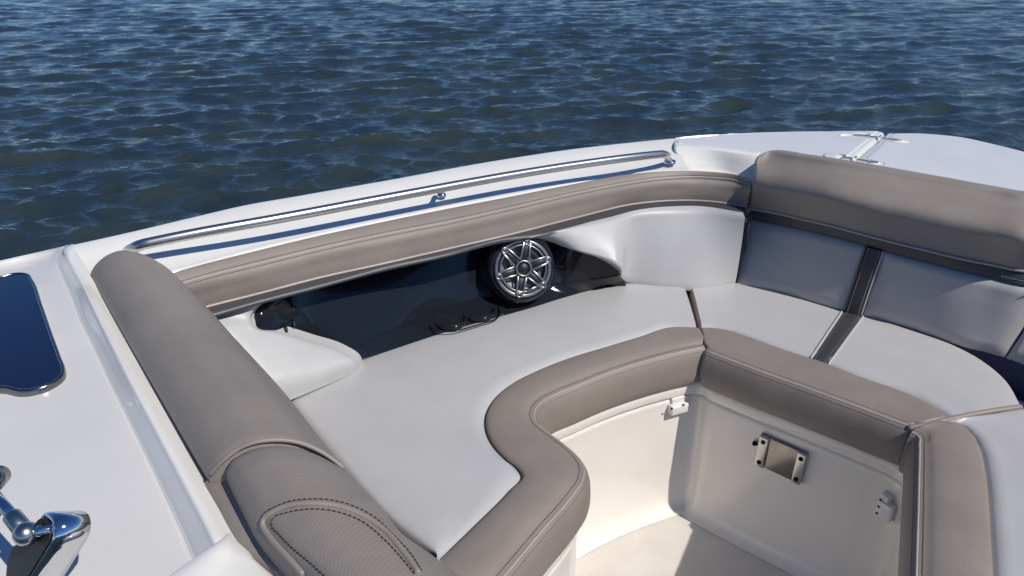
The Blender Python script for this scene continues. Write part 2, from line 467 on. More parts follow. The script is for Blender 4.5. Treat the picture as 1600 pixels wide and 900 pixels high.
H1, H2 = at(1353 + 18, 214.6, .885), at(1333, 248, .885)
HS = [(H1 - seam_o).dot(d_s), (H2 - seam_o).dot(d_s)]
SL = (seam_i - seam_o).length + .03
ss = [SL * i / 60 for i in range(61)]
def border(side, extra=0.0, dz=0.0):
    return [seam_o + d_s * s + n_s * side * (tabs(seam_o + d_s * s, side) + extra) + V((0, 0, dz)) for s in ss]
# left deck sheet: outer edge -> inner edge, ending along the recess border
bl = border(-1)
def sheet_between(fa, fb, n):    # straight rungs between two curves
    return [[a.lerp(b, t / n) for t in range(n + 1)] for a, b in zip(fa, fb)]
# columns run outer->inner; the far column is the recess border
colA = resample([at(1054, 216, .882), at(1054, 221, .884), at(1054, 227, .885)], 61)
oL_ = resample(oL, 40); iL_ = resample(iL, 40)
gD = []
for i in range(40):
    t = i / 39
    a = oL_[i]; b = iL_[i]
    gD.append(resample([a, b], 61))
# pull the last columns onto the recess border
bl_line = [seam_o + d_s * s for s in ss]
for i in range(40):
    t = i / 39; wq = max(0, (t - .75) / .25)
    for j in range(61):
        gD[i][j] = gD[i][j] + (bl[j] - gD[39][j] if i == 39 else (bl[j] - bl_line[j]) * wq)
gD[39] = bl
last = [p + n_s * .006 + V((0, 0, -.0016)) for p in bl]
gD2 = gD + [last, [p + n_s * .002 + V((0, 0, -.004)) for p in last]]
def with_rim(g, outw):           # rolled outer edge for a deck sheet
    edge = [r[0] for r in g]; nn = left_normals(edge)
    rows = []
    for r, nv in zip(g, nn):
        if nv.dot(outw) < 0: nv = -nv
        rows.append([r[0] + nv * .012 + V((0, 0, -.05)), r[0] + nv * .008 + V((0, 0, -.018)), r[0] + nv * .003 + V((0, 0, -.005)), r[0] - nv * .004 + V((0, 0, .0006))] + r[1:])
    return rows
def grid_obj(name, g, mat, parent, thick=0, face=None):
    bm = mesh_from_grid(g); face_to(bm, face or EYE)
    return finish(name, bm, mat, parent, thick)
grid_obj('bow_deck', with_rim(gD2, V((-.5, 1, 0))), M_gel, boat, .004)
# hatch lid
br = border(1)
oR = resample([seam_o] + cut(E0, 1388, 1659), 44)
iR = curve([seam_i + d_s * .02] + line([(1400, 277), (1500, 295), (1600, 313), (1720, 336)], .885), 44)
gH = [resample([a, b], 61) for a, b in zip(oR, iR)]
for i in range(44):
    wq = max(0, 1 - i / 9)
    for j in range(61): gH[i][j] = gH[i][j] + (br[j] - bl_line[j]) * wq
gH[0] = br
first = [p - n_s * .006 + V((0, 0, -.0016)) for p in br]
gH = [[p - n_s * .002 + V((0, 0, -.005)) for p in first], first] + gH
hatch = grid_obj('hatch_lid', with_rim(gH, V((.3, 1, 0))), M_gel, boat, .004)
lab(hatch, 'white anchor locker lid at the bow tip')
# recess floors beside the seam (each leaf side), with rounded lips falling into the seam
for side, nm in ((-1, 'hatch_rebate'), (1, 'hatch_rebate')):
    g = []
    for wv, dz in ((.0, -.030), (.0035, -.012), (.008, -.0045), (.014, -.0020), (.03, -.0018), (.12, -.0018)):
        g.append([seam_o + d_s * s + n_s * side * (wv if wv < .1 else tabs(seam_o + d_s * s, side) + .012) + V((0, 0, dz)) for s in ss])
    grid_obj(nm, g, M_gel, boat, .003)
# hinges
for hp in (H1, H2):
    s = (hp - seam_o).dot(d_s); c0 = seam_o + d_s * s
    hg = lab(tube('hinge', [c0 - d_s * .016 + V((0, 0, .0035)), c0 + d_s * .016 + V((0, 0, .0025))], .0036, M_steel, boat, 12), 'polished steel hinge across the hatch seam at the bow')
    for sg in (-1, 1):
        bm = bmesh.new()
        box_bm(bm, c0 + n_s * sg * .037 + V((0, 0, .0006)), n_s, d_s, V((0, 0, 1)), .062, .015, .0034, .0012)
        lf = finish('hinge_leaf', bm, M_steel, None); lf.parent = hg
        for q in (.022, .04, .058):
            sw = lathe('screw', c0 + n_s * sg * q + V((0, 0, .0025)), V((0, 0, 1)), [(.0028, -.001), (.0026, .0006), (0, .0009)], M_satin, None, 12)
            sw.parent = hg
def sub(o, part):                # sub-part of a boat part, kept where it is
    o.parent = part; o.matrix_parent_inverse = Matrix.Identity(4)
    return o
# sloping wall down from the bow deck to the side backrest
loft('deck_step', [line([(1053, 222), (1120, 229), (1187, 236)], .884), line([(1053.5, 227), (1120, 234.5), (1187, 242)], .8845), line([(1054, 236), (1123, 241), (1190, 250)], .873),
                   line([(1066, 254), (1127, 256), (1188, 268)], .845), line([(1074, 266), (1130, 268), (1180, 283)], .824), line([(1078, 272), (1130, 276), (1174, 288)], .816), line([(1078, 284), (1130, 286), (1166, 296)], .80)], M_gel, boat, n=30, k=4, thick=.004)

gcol = [r[-1] for r in gG[8:]]
stc_ = crom(line([(1053.5, 217, .8835), (1053.5, 222, .884), (1053.7, 227, .8845), (1056, 236, .873), (1066.5, 254, .845), (1075, 266, .824), (1078, 276, .81)]), 6)
loft('deck_step', [resample(gcol, 40), resample(stc_, 40)], M_gel, boat, mode='raw', k=2)

# ---- coaming round the console and the console top
A_ = line([(112, 381.7, .879), (104, 389, .878), (103, 400, .876), (110, 416, .874), (128, 447, .872), (150, 493, .870), (172, 537, .870), (193, 580, .870), (243, 675, .870), (289, 762, .870), (322, 825, .870), (334, 850, .870), (350, 884, .860)])
B_ = line([(149, 444, .868), (151, 449, .866), (153, 454, .865), (157, 462, .864), (169, 482, .862), (190, 524, .862), (210, 561, .862), (230, 598, .862), (278, 686, .862), (326, 770, .862), (368, 842, .862), (382, 866, .862), (402, 898, .852)])
Ft = line([(99, 384.6, .868), (91, 396, .852), (90.5, 410, .846), (96, 427, .843), (111, 460, .842), (127, 503, .841), (148, 545, .84), (167, 586, .84), (211, 675, .84), (256, 770, .84), (287, 838, .84), (299, 866, .84), (316, 904, .838)])
D0 = off(crom(Ft, 8), 0); 
A_c, B_c, F_c = [resample(crom(q, 8), 110) for q in (A_, B_, Ft)]
rows = [lerpc(B_c, A_c, -.5, -.03), lerpc(B_c, A_c, -.35, -.004), lerpc(B_c, A_c, -.05, -.0), lerpc(B_c, A_c, .25, .002), lerpc(B_c, A_c, .75, .004), lerpc(A_c, F_c, .0, .001), lerpc(A_c, F_c, .12, -.0), lerpc(A_c, F_c, .3, .0),
        lerpc(A_c, F_c, .8, -.0), lerpc(A_c, F_c, .94, -.001), lerpc(A_c, F_c, 1.0), lerpc(A_c, F_c, 1.25, .0585 * .25)]
loft('coaming', rows[:-1], M_gel, boat, mode='raw', k=3, thick=.003)
# console top, dished
left = [at(-250, 462, .835), at(-270, 500, .835), at(-300, 560, .835), at(-340, 640, .835), at(-380, 740, .835), at(-420, 880, .835), at(-460, 1000, .83), at(-480, 1100, .83)]
foot = [E0[0], at(0, 406.5, .812), at(60, 394, .838)]
fp = line([(101, 384.2, .868), (92, 396, .8515), (91.5, 410, .8455), (97, 427, .8425), (112, 460, .8415), (128, 503, .8405), (149, 545, .8395), (168, 586, .8395), (212, 675, .8395), (257, 770, .8395), (288, 838, .8395), (301, 868, .8395), (332, 930, .8395), (362, 990, .8395)])
edge = curve(fp, 90)
topl = curve(line([(-250, 462, .835), (-60, 420.3, .842), (0, 407.3, .845), (60, 393.8, .848), (90, 386.8, .858), (101, 384.2, .868)]), 60)
lf_ = resample(left, 90)
gC = []
for i in range(90):
    row = []
    for j in range(60):
        t = j / 59
        p = lf_[i].lerp(edge[i], t)
        wq = max(0, 1 - i / 12.0)
        p = p + (topl[j] - lf_[0].lerp(edge[0], t)) * wq
        p = p + V((0, 0, -.003 * math.sin(t * math.pi) * min(1, i / 12)))
        row.append(p)
    gC.append(row)
bm = mesh_from_grid(gC); face_to(bm, EYE + V((0, 0, 4)))
console = finish('console_top', bm, M_deck, boat, .004)
bvC = bvh_of(gC)
# raised step at the near end of the console
st = line([(356, 831, .856), (346, 841, .866), (334, 850, .871), (300, 874, .872), (256, 906, .872), (200, 950, .872), (120, 1010, .872)])
st_in = line([(392, 862, .858), (394, 867, .860), (396, 872, .862), (430, 902, .862), (480, 945, .862), (520, 1000, .862), (540, 1080, .862)])
stc, sti = curve(st, 40), curve(st_in, 40)
loft('coaming', [lerpc(sti, stc, -.1, -.03), lerpc(sti, stc, 0), lerpc(sti, stc, .6, .003), lerpc(sti, stc, .9, .005), lerpc(sti, stc, 1.0, -.0), lerpc(sti, stc, 1.05, -.008), lerpc(sti, stc, 1.08, -.03), lerpc(sti, stc, 1.1, -.065)], M_gel, boat, mode='raw', k=4, thick=.003)

# ---- dark glass hatch in the console top
def loop_on(pts, n, lift): 
    c = curve(pts, n); out = []
    for p in c: out.append(p)
    return out
zc0 = .840
gl = [(-70, 440), (0, 433.5), (25, 428), (39, 429), (46, 437), (60, 474), (75, 518), (90, 560), (95.5, 577), (93, 588), (80, 598), (66, 604), (40, 609), (10, 604), (-70, 600)]
glw = line(gl, zc0 + .006)
glc = resample(crom(glw, 8), 90)
cen = sum(glc, V((0, 0, 0))) / len(glc)
hat = lab(None, '') if False else None
bm = bmesh.new(); vsr = [bm.verts.new(p) for p in glc]; bm.faces.new(vsr); bm.normal_update(); face_to(bm, EYE)
glass = finish('hatch_window', bm, M_glass, boat, .004); lab(glass, 'dark glass hatch with steel rim in the console top')
ctr = cen
def grow(c, d):
    return [p + (V(((p - q0).y, -(p - q0).x, 0)).normalized() * d if False else n * d) for (p, q0), n in zip(zip(c, c[1:] + c[:1]), left_normals(c))]
o1 = left_normals(glc)
sg = 1 if (glc[40] + o1[40] * .01 - cen).length > (glc[40] - cen).length else -1
fr = [[p + n * sg * d + V((0, 0, dz)) for p, n in zip(glc, o1)] for d, dz in ((-.001, -.003), (.0, .001), (.001, .0022), (.0035, .0022), (.0055, .0), (.006, -.010))]
bm = mesh_from_grid(fr); face_to(bm, EYE + V((0, 0, 3)))
sub(finish('rim', bm, M_bronze, None), glass)

# ------------------------------------------------------------------ cockpit: seats' front line
Wp = [(1087, 512), (1050, 511), (1000, 526), (950, 541), (887, 560), (837, 580), (800, 599), (774, 621), (758.5, 650), (760, 675), (771, 696), (790, 716), (808, 731), (815, 743), (796, 766), (740, 822), (685, 875)]
Sp = [(1101, 543), (1050, 554), (1000, 567.5), (950, 584), (903, 603), (866, 618), (846, 630), (837, 643), (839, 658), (855, 672.5), (881, 692), (905, 714), (914.5, 732), (912, 751), (897, 774), (850, 829), (795, 895)]
Op = [(1061, 431), (1035, 428), (975, 436), (900, 456), (800, 486), (700, 515), (640, 534), (600, 547), (555, 563), (508, 583), (470, 600), (449, 619), (462, 637), (480, 660), (520, 709), (600, 800), (681, 872)]
W3, S3, O3 = line(Wp, .535), line(Sp, .532), line(Op, .535)
W3.append(W3[-1] + (W3[-1] - W3[-2]) * .6); S3.append(S3[-1] + (S3[-1] - S3[-2]) * .8); O3.append(O3[-1] + (O3[-1] - O3[-2]) * .5)
Wc, Sc, Oc = crom(W3, 8), crom(S3, 8), crom(O3, 8)
portseat = thing('seat_cushion', 'long light grey lounge cushion with curved tan front edge, in front of the speaker', 'cushion', tuple(O3[6] + V((0, 0, -.1))))
def avg_up(c, dz): return [p + V((0, 0, dz)) for p in c]
# light top
rows = [avg_up(off(Oc, .004, -.10, 1), 0) if False else off(Oc, -.004, -.09, -1), off(Oc, .006, -.03, 1), off(Oc, .001, -.008, 1), lerpc(Oc, Wc, .03, .001), lerpc(Oc, Wc, .1, .005), lerpc(Oc, Wc, .3, .009), lerpc(Oc, Wc, .6, .010), lerpc(Oc, Wc, .85, .006), lerpc(Oc, Wc, .97, .001), lerpc(Oc, Wc, 1.0, -.006)]
def out_of(c, centre):           # unit normals pointing away from a centre
    res = []
    for p, n in zip(c, left_normals(c)):
        res.append(n if n.dot(p - centre) > 0 else -n)
    return res
cenS = (O3[5] + W3[8]) / 2
on_ = out_of(Oc, cenS)
def offn(c, nn, d, dz): return [p + n * d + V((0, 0, dz)) for p, n in zip(c, nn)]
rows[0] = offn(Oc, on_, -.004, -.10); rows[1] = offn(Oc, on_, .004, -.035); rows[2] = offn(Oc, on_, .002, -.008)
_, g = loft('top_panel', rows, M_white, portseat, mode='raw', k=3)
# right end of the light panel falls into the joint with the next cushion
def end_skirt(name, end_pts, outdir, mat, parent, depth=.1):
    return loft(name, [end_pts, [p + outdir * .004 + V((0, 0, -.004)) for p in end_pts], [p + outdir * .006 + V((0, 0, -.02)) for p in end_pts], [p + outdir * .003 + V((0, 0, -depth)) for p in end_pts]], mat, parent, mode='raw', k=2, face=end_pts[0] + outdir * 3)
ed = (S3[0] - S3[1]).normalized(); ed.z = 0
end_skirt('end_panel', [r[0] for r in g], ed, M_pipe, portseat)
def end_cap(name, pts, outdir, mat, parent):
    c = sum(pts, V((0, 0, 0))) / len(pts)
    return loft(name, [pts, [p.lerp(c, .05) + outdir * .004 for p in pts], [p.lerp(c, .4) + outdir * .007 for p in pts], [p.lerp(c, .98) + outdir * .007 for p in pts]], mat, parent, mode='raw', k=2, face=c + outdir * 3)
def bolster(parent, Wc, Sc, mat, k=3, drop=.105, side=1, zbump=.010, name='front_bolster'):
    rows = [lerpc(Wc, Sc, 0, -.006), lerpc(Wc, Sc, .03, .002), lerpc(Wc, Sc, .15, zbump * .8), lerpc(Wc, Sc, .45, zbump * 1.15), lerpc(Wc, Sc, .75, zbump * .8), off(Sc, -.014, .002, side), off(Sc, -.007, .0005, side),
            off(Sc, -.002, -.0015, side), off(Sc, .002, -.006, side), off(Sc, .007, -.016, side), off(Sc, .012, -.05, side), off(Sc, .010, -.088, side), off(Sc, .002, -drop, side), off(Sc, -.05, -drop - .004, side)]
    return loft(name, rows, mat, parent, mode='raw', k=k)
_, gB = bolster(portseat, Wc, Sc, M_tan)
end_cap('end_panel', [r[0] for r in gB[:len(gB) - 3]], ed, M_tan_s, portseat)
for d, dz in ((-.012, .0026), (.0035, -.0085)):
    stitch(off(Sc, d, dz), M_thread, portseat)
tube('piping', off(Sc, -.0035, -.0012), .0022, M_pipe, portseat, 8)
tube('piping', avg_up(Wc, -.0035), .0018, M_thread, portseat, 6)

# ---- front cushion
fW = [(1097, 512), (1118, 512.5), (1140, 516.5), (1172, 527), (1207, 540), (1255, 556), (1281, 564), (1320, 579), (1359, 594), (1400, 608), (1430, 620), (1460, 636.5), (1487, 654)]
fS = [(1105, 550), (1125, 557.5), (1146, 565.5), (1175, 576.5), (1205, 587.5), (1240, 600), (1262, 608), (1292, 619), (1322, 630), (1352, 641), (1378, 651), (1402, 660), (1420, 666.5)]
fO = [(1074, 426), (1086, 424), (1110, 426), (1145, 432.5), (1190, 444), (1260, 464), (1332, 487), (1380, 499), (1430, 515), (1480, 533), (1528, 557), (1568, 588), (1597, 634)]
fW3, fS3, fO3 = line(fW, .535), line(fS, .532), line(fO, .535)
fWc, fSc, fOc = crom(fW3, 8), crom(fS3, 8), crom(fO3, 8)
frontseat = thing('seat_cushion', 'light grey cushion with dark centre stripe on the seat across the bow', 'cushion', tuple(fO3[5] + V((0, 0, -.1))))
fn = out_of(fOc, (fW3[6] + fO3[6]) / 2)
def toprows(Oc, Wc, nn):
    return [offn(Oc, nn, -.004, -.10), offn(Oc, nn, .004, -.035), offn(Oc, nn, .002, -.008), lerpc(Oc, Wc, .03, .001), lerpc(Oc, Wc, .1, .005), lerpc(Oc, Wc, .3, .008), lerpc(Oc, Wc, .6, .009), lerpc(Oc, Wc, .85, .005), lerpc(Oc, Wc, .97, .001), lerpc(Oc, Wc, 1.0, -.006)]
ft = grid_of(toprows(fOc, fWc, fn), mode='raw', k=3)
# dark stripe: pixel lines (1319,483)-(1270,560) and (1347,491)-(1292,568)
def pix(p):
    d = p - EYE; zc = d.y * CP - d.z * SP
    return 800 + F * d.x / zc, 450 - F * (d.z * CP + d.y * SP) / zc
nC = len(ft[0])
def xat(l, y): (x0, y0), (x1, y1) = l; return x0 + (x1 - x0) * (y - y0) / (y1 - y0)
LA, LB = ((1319.5, 484), (1270, 560)), ((1347, 491.5), (1292, 568))
def stripe_index(l):
    best = []
    for r in ft:
        q = [abs(pix(p)[0] - xat(l, pix(p)[1])) for p in r]; best.append(q.index(min(q)))
    return best
frb = bvh_of(ft)
pa = [hit(frb, 1319 + (1272.5 - 1319) * i / 9, 486 + (556.3 - 486) * i / 9) for i in range(10)]
pb = [hit(frb, 1346 + (1294.5 - 1346) * i / 9, 494 + (564.3 - 494) * i / 9) for i in range(10)]
tA = crom([p for p in pa if p], 8); tB = crom([p for p in pb if p], 8)
grid_obj('top_panel', ft, M_white, frontseat)
ext = (tA[0] - tA[1]).normalized()
def stripe(tA, tB, parent, lift=.0022):
    n = min(len(tA), len(tB)); tA, tB = resample(tA, 24), resample(tB, 24)
    tA = [tA[0] + (tA[0] - tA[1]).normalized() * .012 + V((0, 0, -.012)), tA[0] + (tA[0] - tA[1]).normalized() * .006 + V((0, 0, -.002))] + tA; tB = [tB[0] + (tB[0] - tB[1]).normalized() * .012 + V((0, 0, -.012)), tB[0] + (tB[0] - tB[1]).normalized() * .006 + V((0, 0, -.002))] + tB
    for q in (tA, tB): q += [q[-1] + (q[-1] - q[-2]).normalized() * .008 + V((0, 0, -.0005)), q[-1] + (q[-1] - q[-2]).normalized() * .015 + V((0, 0, -.004))]
    rr = [avg_up(lerpc(tA, tB, t), dz) for t, dz in ((0, -.004), (.02, lift * .6), (.12, lift), (.5, lift + .001), (.88, lift), (.98, lift * .6), (1, -.004))]
    o, _ = loft('centre_stripe', rr, M_band, parent, mode='raw', k=2)
    for c, dd in ((tA, -1), (tB, 1)):
        nn = (tB[5] - tA[5]).normalized() * dd
        tube('piping', [p + nn * .0045 + V((0, 0, .0015)) for p in c], .0026, M_panel, parent, 8)
        stitch([p - nn * .006 + V((0, 0, lift + .0006)) for p in c[2:]], M_lthread, parent, r=.0007)
    return o
stripe(tA, tB, frontseat)
_, gFB = bolster(frontseat, fWc, fSc, M_tan, side=-1)
fed = (fS3[0] - fS3[1]).normalized(); fed.z = 0
end_skirt('end_panel', [r[0] for r in ft[8:]], fed, M_pipe, frontseat); end_cap('end_panel', [r[0] for r in gFB[:len(gFB) - 3]], fed, M_tan_s, frontseat)
e2 = (fS3[-1] - fS3[-2]).normalized(); e2.z = 0
end_skirt('end_panel', [r[-1] for r in ft[8:]], e2, M_tan_s, frontseat); end_cap('end_panel', [r[-1] for r in gFB[:len(gFB) - 3]], e2, M_tan_s, frontseat)
for d, dz in ((-.012, .0026), (.0035, -.0085)):
    stitch(off(fSc, d, dz, -1), M_thread, frontseat)
tube('piping', off(fSc, -.0035, -.0012, -1), .0022, M_pipe, frontseat, 8)
tube('piping', avg_up(fWc, -.0035), .0018, M_thread, frontseat, 6)
rim = crom([fS3[-1] + V((.0, 0, -.004)), at(1450, 663, .538), fW3[-1] + V((.004, -.004, .004)), at(1540, 644, .54), at(1595, 636, .54)], 8)
tube('piping', rim, .0065, M_tan_s, frontseat, 10)

# ---- starboard cushion
sS = [(1423, 676), (1431, 680), (1434, 695), (1434, 714), (1433, 750), (1432, 790), (1430, 850), (1428, 910), (1424, 990)]
sW = [(1478, 660), (1501, 663), (1521, 679), (1533, 700), (1541, 733), (1546, 775), (1550, 835), (1554, 905), (1560, 1000)]
sS3 = line(sS, .535); sW3 = line(sW, .538)
sSc, sWc = crom(sS3, 8), crom(sW3, 8)
stseat = thing('seat_cushion', 'light grey cushion with tan edge along the right side of the picture', 'cushion', tuple(sW3[4] + V((.2, 0, -.1))))
_, gS = bolster(stseat, sWc, sSc, M_tan, side=-1)
for d, dz in ((-.012, .0026), (.0035, -.0085)): stitch(off(sSc, d, dz, -1), M_thread, stseat)
tube('piping', off(sSc, -.0035, -.0012, -1), .0022, M_pipe, stseat, 8)
sO3 = [at(1500, 660, .538), at(1560, 648, .538), at(1640, 640, .538), at(1700, 660, .538), at(1760, 720, .538), at(1800, 780, .538), at(1830, 850, .538), at(1860, 920, .538), at(1900, 1010, .538)]
sOc = crom(sO3, 8)
so = out_of(sOc, sW3[6])
loft('top_panel', toprows(sOc, sWc, so), M_white, stseat, mode='raw', k=3)
end_cap('end_panel', [r[0] for r in gS[:len(gS) - 3]], (sS3[0] - sS3[3]).normalized(), M_tan_s, stseat)

# ------------------------------------------------------------------ cockpit liner under the seats
pw = off(resample(Sc, 120), -.012)                # port, bow -> aft
fwl = off(resample(fSc, 60), -.012, 0, -1)       # front, port -> starboard
swl = off(resample(sSc, 60), -.012, 0, -1)
corner = [pw[2].lerp(fwl[2], .5) + V((.008, .012, 0))]
c2 = [fwl[-3].lerp(swl[3], .5) + V((.012, .004, 0))]
wallc = resample(crom([p for p in reversed(pw[3:])][::4] + corner + fwl[3:-3:4] + c2 + swl[4::4], 6), 260)
wallc = [V((p.x, p.y, 0)) for p in wallc]
cw = V((.45, 1.25, 0))
wn = []
for p, n in zip(wallc, left_normals(wallc)): wn.append(n)
# interior side: cockpit is to the right when walking aft->bow on the port side
wn = [-n for n in wn]
def wr(d, z): return [p + n * d + V((0, 0, z)) for p, n in zip(wallc, wn)]
loft('seat_base', [wr(-.004, .435), wr(.006, .424), wr(.007, .40), wr(.004, .389), wr(-.006, .386)], M_cream, boat, mode='raw', k=2, thick=.003, face=V((.45, 1.25, 1)))
loft('cockpit_wall', [wr(-.006, .392), wr(-.005, .386), wr(.0, .380), wr(.001, .36), wr(.002, .2), wr(.004, .05), wr(.010, .018), wr(.022, .005), wr(.04, .0015)], M_cream, boat, mode='raw', k=3, face=V((.45, 1.25, 1)))
bm = bmesh.new()
g = [[V((-.3 + 1.6 * i / 12, .3 + 1.8 * j / 12, 0)) for i in range(13)] for j in range(13)]
grid_obj('cockpit_floor', g, M_floor, boat, .01)
# shelf the cushions rest on (hidden except in the open gap at the far corner), navy
g = [[at(1340, 480, .46), at(1480, 520, .46), at(1640, 560, .46), at(1760, 620, .46)], [at(1400, 560, .452), at(1520, 610, .452), at(1640, 660, .452), at(1760, 720, .452)]]
loft('seat_shelf', g, M_navy, boat, n=20, k=3, thick=.01)

# starboard side, just outside the picture: gunwale, inner side and shelf
eS = curve([V((1.70, 2.0, .882)), V((1.735, 1.6, .884)), V((1.62, 1.1, .88)), V((1.3, .45, .879)), V((.9, -.2, .869))], 60)
inS = left_normals(eS); inS = [n if n.x < 0 else -n for n in inS]
loft('gunwale', [offn(eS, inS, -.004, -.014), offn(eS, inS, .003, -.002), offn(eS, inS, .02, .003), offn(eS, inS, .10, .002), offn(eS, inS, .12, -.006), offn(eS, inS, .122, -.03)], M_gel, boat, mode='raw', k=3, thick=.004)
loft('side_liner', [offn(eS, inS, .121, -.025), offn(eS, inS, .125, -.2), offn(eS, inS, .13, -.44)], M_cream, boat, mode='raw', k=2, thick=.004)
loft('seat_shelf', [[V((1.2, 1.8, .448)), V((1.06, 1.40, .448)), V((1.0, 1.15, .448)), V((.88, .85, .448)), V((.7, .5, .448))], [V((1.66, 1.98, .446)), V((1.63, 1.6, .446)), V((1.53, 1.15, .446)), V((1.25, .6, .446)), V((1.0, .2, .446))]], M_navy, boat, n=30, k=3, thick=.008)

# ------------------------------------------------------------------ port side backrest: tan bolster over a charcoal band
bst = line([(262, 428), (300, 417), (400, 391.5), (530, 360.5), (600, 345.5), (700, 325), (800, 306), (900, 286.5), (975, 273), (1025, 268.5), (1100, 268), (1150, 273.5), (1171, 279.5)], .85)
bs1 = line([(262, 447), (300, 435), (400, 409), (500, 385), (612, 361), (700, 344), (800, 322), (900, 299.5), (975, 285), (1025, 277.5), (1100, 275), (1150, 280), (1172, 286)], .838)
bs2 = line([(262, 453), (300, 441), (400, 415.5), (500, 391), (612, 366.5), (700, 349.5), (800, 327), (900, 304), (975, 289), (1025, 281.5), (1100, 278.5), (1150, 283.5), (1172.5, 290)], .832)
bs3 = line([(262, 473), (310, 460), (400, 438), (500, 412), (612, 388), (700, 369), (800, 346), (900, 321.5), (980, 305), (1035, 297.5), (1100, 297), (1150, 302), (1170, 306)], .797)
bsb = line([(262, 496), (325, 478), (400, 459), (500, 433), (600, 411), (700, 388), (800, 365), (900, 339.5), (1000, 317), (1050, 313), (1100, 313.5), (1150, 319.5), (1165, 322)], .765)
NB = 130
cst, cs1, cs2, cs3, csb = [curve(x, NB) for x in (bst, bs1, bs2, bs3, bsb)]
pside = thing('side_backrest', 'tan padded side bolster with charcoal band running below the steel handrail', 'backrest', tuple(bsb[5]))
inn = [-n for n in left_normals(cst)]
rowsb = [offn(cst, inn, -.012, -.03), offn(cst, inn, -.001, -.004), lerpc(cst, cs1, .15, .003), lerpc(cst, cs1, .55, .005), cs1, lerpc(cs1, cs2, .5, -.0005), offn(cs2, inn, .001, -.003), offn(lerpc(cs2, cs3, .4), inn, .006, .002), offn(lerpc(cs2, cs3, .95), inn, .006, 0), offn(lerpc(cs3, csb, .5), inn, .004, 0), offn(lerpc(cs3, csb, .9), inn, .001, 0), csb, offn(csb, inn, -.02, -.004)]
_, gSB = loft('bolster', rowsb, M_tan, pside, mode='raw', k=3)
stitch(avg_up(offn(cs1, inn, 0, .001), 0), M_thread, pside, r=.0008); stitch(offn(cs2, inn, .0015, -.0012), M_thread, pside, r=.0008)
tube('piping', offn(lerpc(cs1, cs2, .5), inn, 0, -.0005), .0018, M_pipe, pside, 8)
tube('piping', offn(csb, inn, .001, -.001), .0032, M_pipe, pside, 8)
bd = curve(line([(262, 516), (337, 494.5), (425, 470), (500, 450.5), (600, 424), (700, 401.5), (775, 381.5), (850, 368.5), (925, 350.5), (1000, 334.5), (1050, 330), (1100, 330), (1150, 336), (1164, 339)], .748), NB)
rowsn = [offn(csb, inn, -.010, .010), offn(csb, inn, .0, -.002), offn(lerpc(csb, bd, .3), inn, .004, 0), offn(lerpc(csb, bd, .85), inn, .004, 0), bd, offn(bd, inn, -.006, -.004), offn(bd, inn, -.03, -.004)]
_, gbd = loft('trim_band', rowsn, M_band, pside, mode='raw', k=3)
stitch(offn(lerpc(csb, bd, .74), inn, .0048, .0006), M_lthread, pside, r=.0006)
for gx, mt in ((gSB, M_tan_s), (gbd, M_band)):
    ep = [r[-1] for r in gx]
    end_skirt('end_panel', ep, V((.6, .1, 0)), mt, pside, .012)

# ---- light padded side panels either side of the speaker recess
rt = [(828, 371.5), (850, 366), (890, 358), (925, 350.5), (960, 343), (1000, 334.5), (1050, 330), (1100, 330), (1164, 339)]
rb = [(829, 374), (858, 377), (905, 393), (945, 405), (964, 414), (977, 440), (1035, 450), (1090, 455), (1148, 446)]
rbz = [.73, .715, .69, .665, .65, .55, .54, .535, .535]
rt3 = line(rt, .752); rb3 = [at(x, y, z) for (x, y), z in zip(rb, rbz)]
rtc, rbc = crom(rt3, 8), crom(rb3, 8)
pad = [V((.5, -.87, 0)) * 1.0] 
def padrow(t, d): return [p + V((.45, -.85, .25)) * d for p in lerpc(rtc, rbc, t)]
lip = [p + V((-.1, .5, -.0)) * .03 for p in rbc]
sp1 = lab(loft('side_panel', [padrow(-.06, -.012), padrow(0, -.001), padrow(.12, .001), padrow(.5, .003), padrow(.85, .002), padrow(.96, .000), padrow(1.0, -.004), [p + V((-.25, .4, -.1)) * .03 for p in padrow(1.0, -.004)], [p + V((-.3, .5, -.1)) * .09 for p in padrow(1.0, -.004)]], M_panel, pside, mode='raw', k=4)[0], 'light padded panel between the speaker and the bow corner')
l1 = [(318, 478), (335, 496), (356, 518), (382, 546), (408, 575), (428, 597), (452, 626)]
l1z = [.748, .735, .71, .67, .63, .60, .545]
l2 = [(420, 471), (402, 480), (390.5, 497), (396, 510.5), (434, 520), (480, 534), (527, 549), (554, 566), (560, 580)]
l1c = curve([at(x, y, z) for (x, y), z in zip(l1, l1z)], 70)
l2c = curve([at(x, y, z) for (x, y), z in zip(l2, [.748, .735, .715, .70, .67, .635, .60, .57, .54])], 70)
up_in = V((.45, -.8, .4))
def pr2(t, d): return [p + up_in * d for p in lerpc(l1c, l2c, t)]
lab(loft('side_panel', [pr2(-.15, -.004), pr2(0, .0), pr2(.35, .003), pr2(.75, .003), pr2(.95, .002), pr2(.99, .0005), [p + V((.1, .5, .0)) * .008 for p in pr2(1.0, -.002)], [p + V((.15, .7, .0)) * .05 for p in pr2(1.0, -.006)]], M_panel, pside, mode='raw', k=4)[0], 'light padded panel between the tan backrest and the speaker recess')

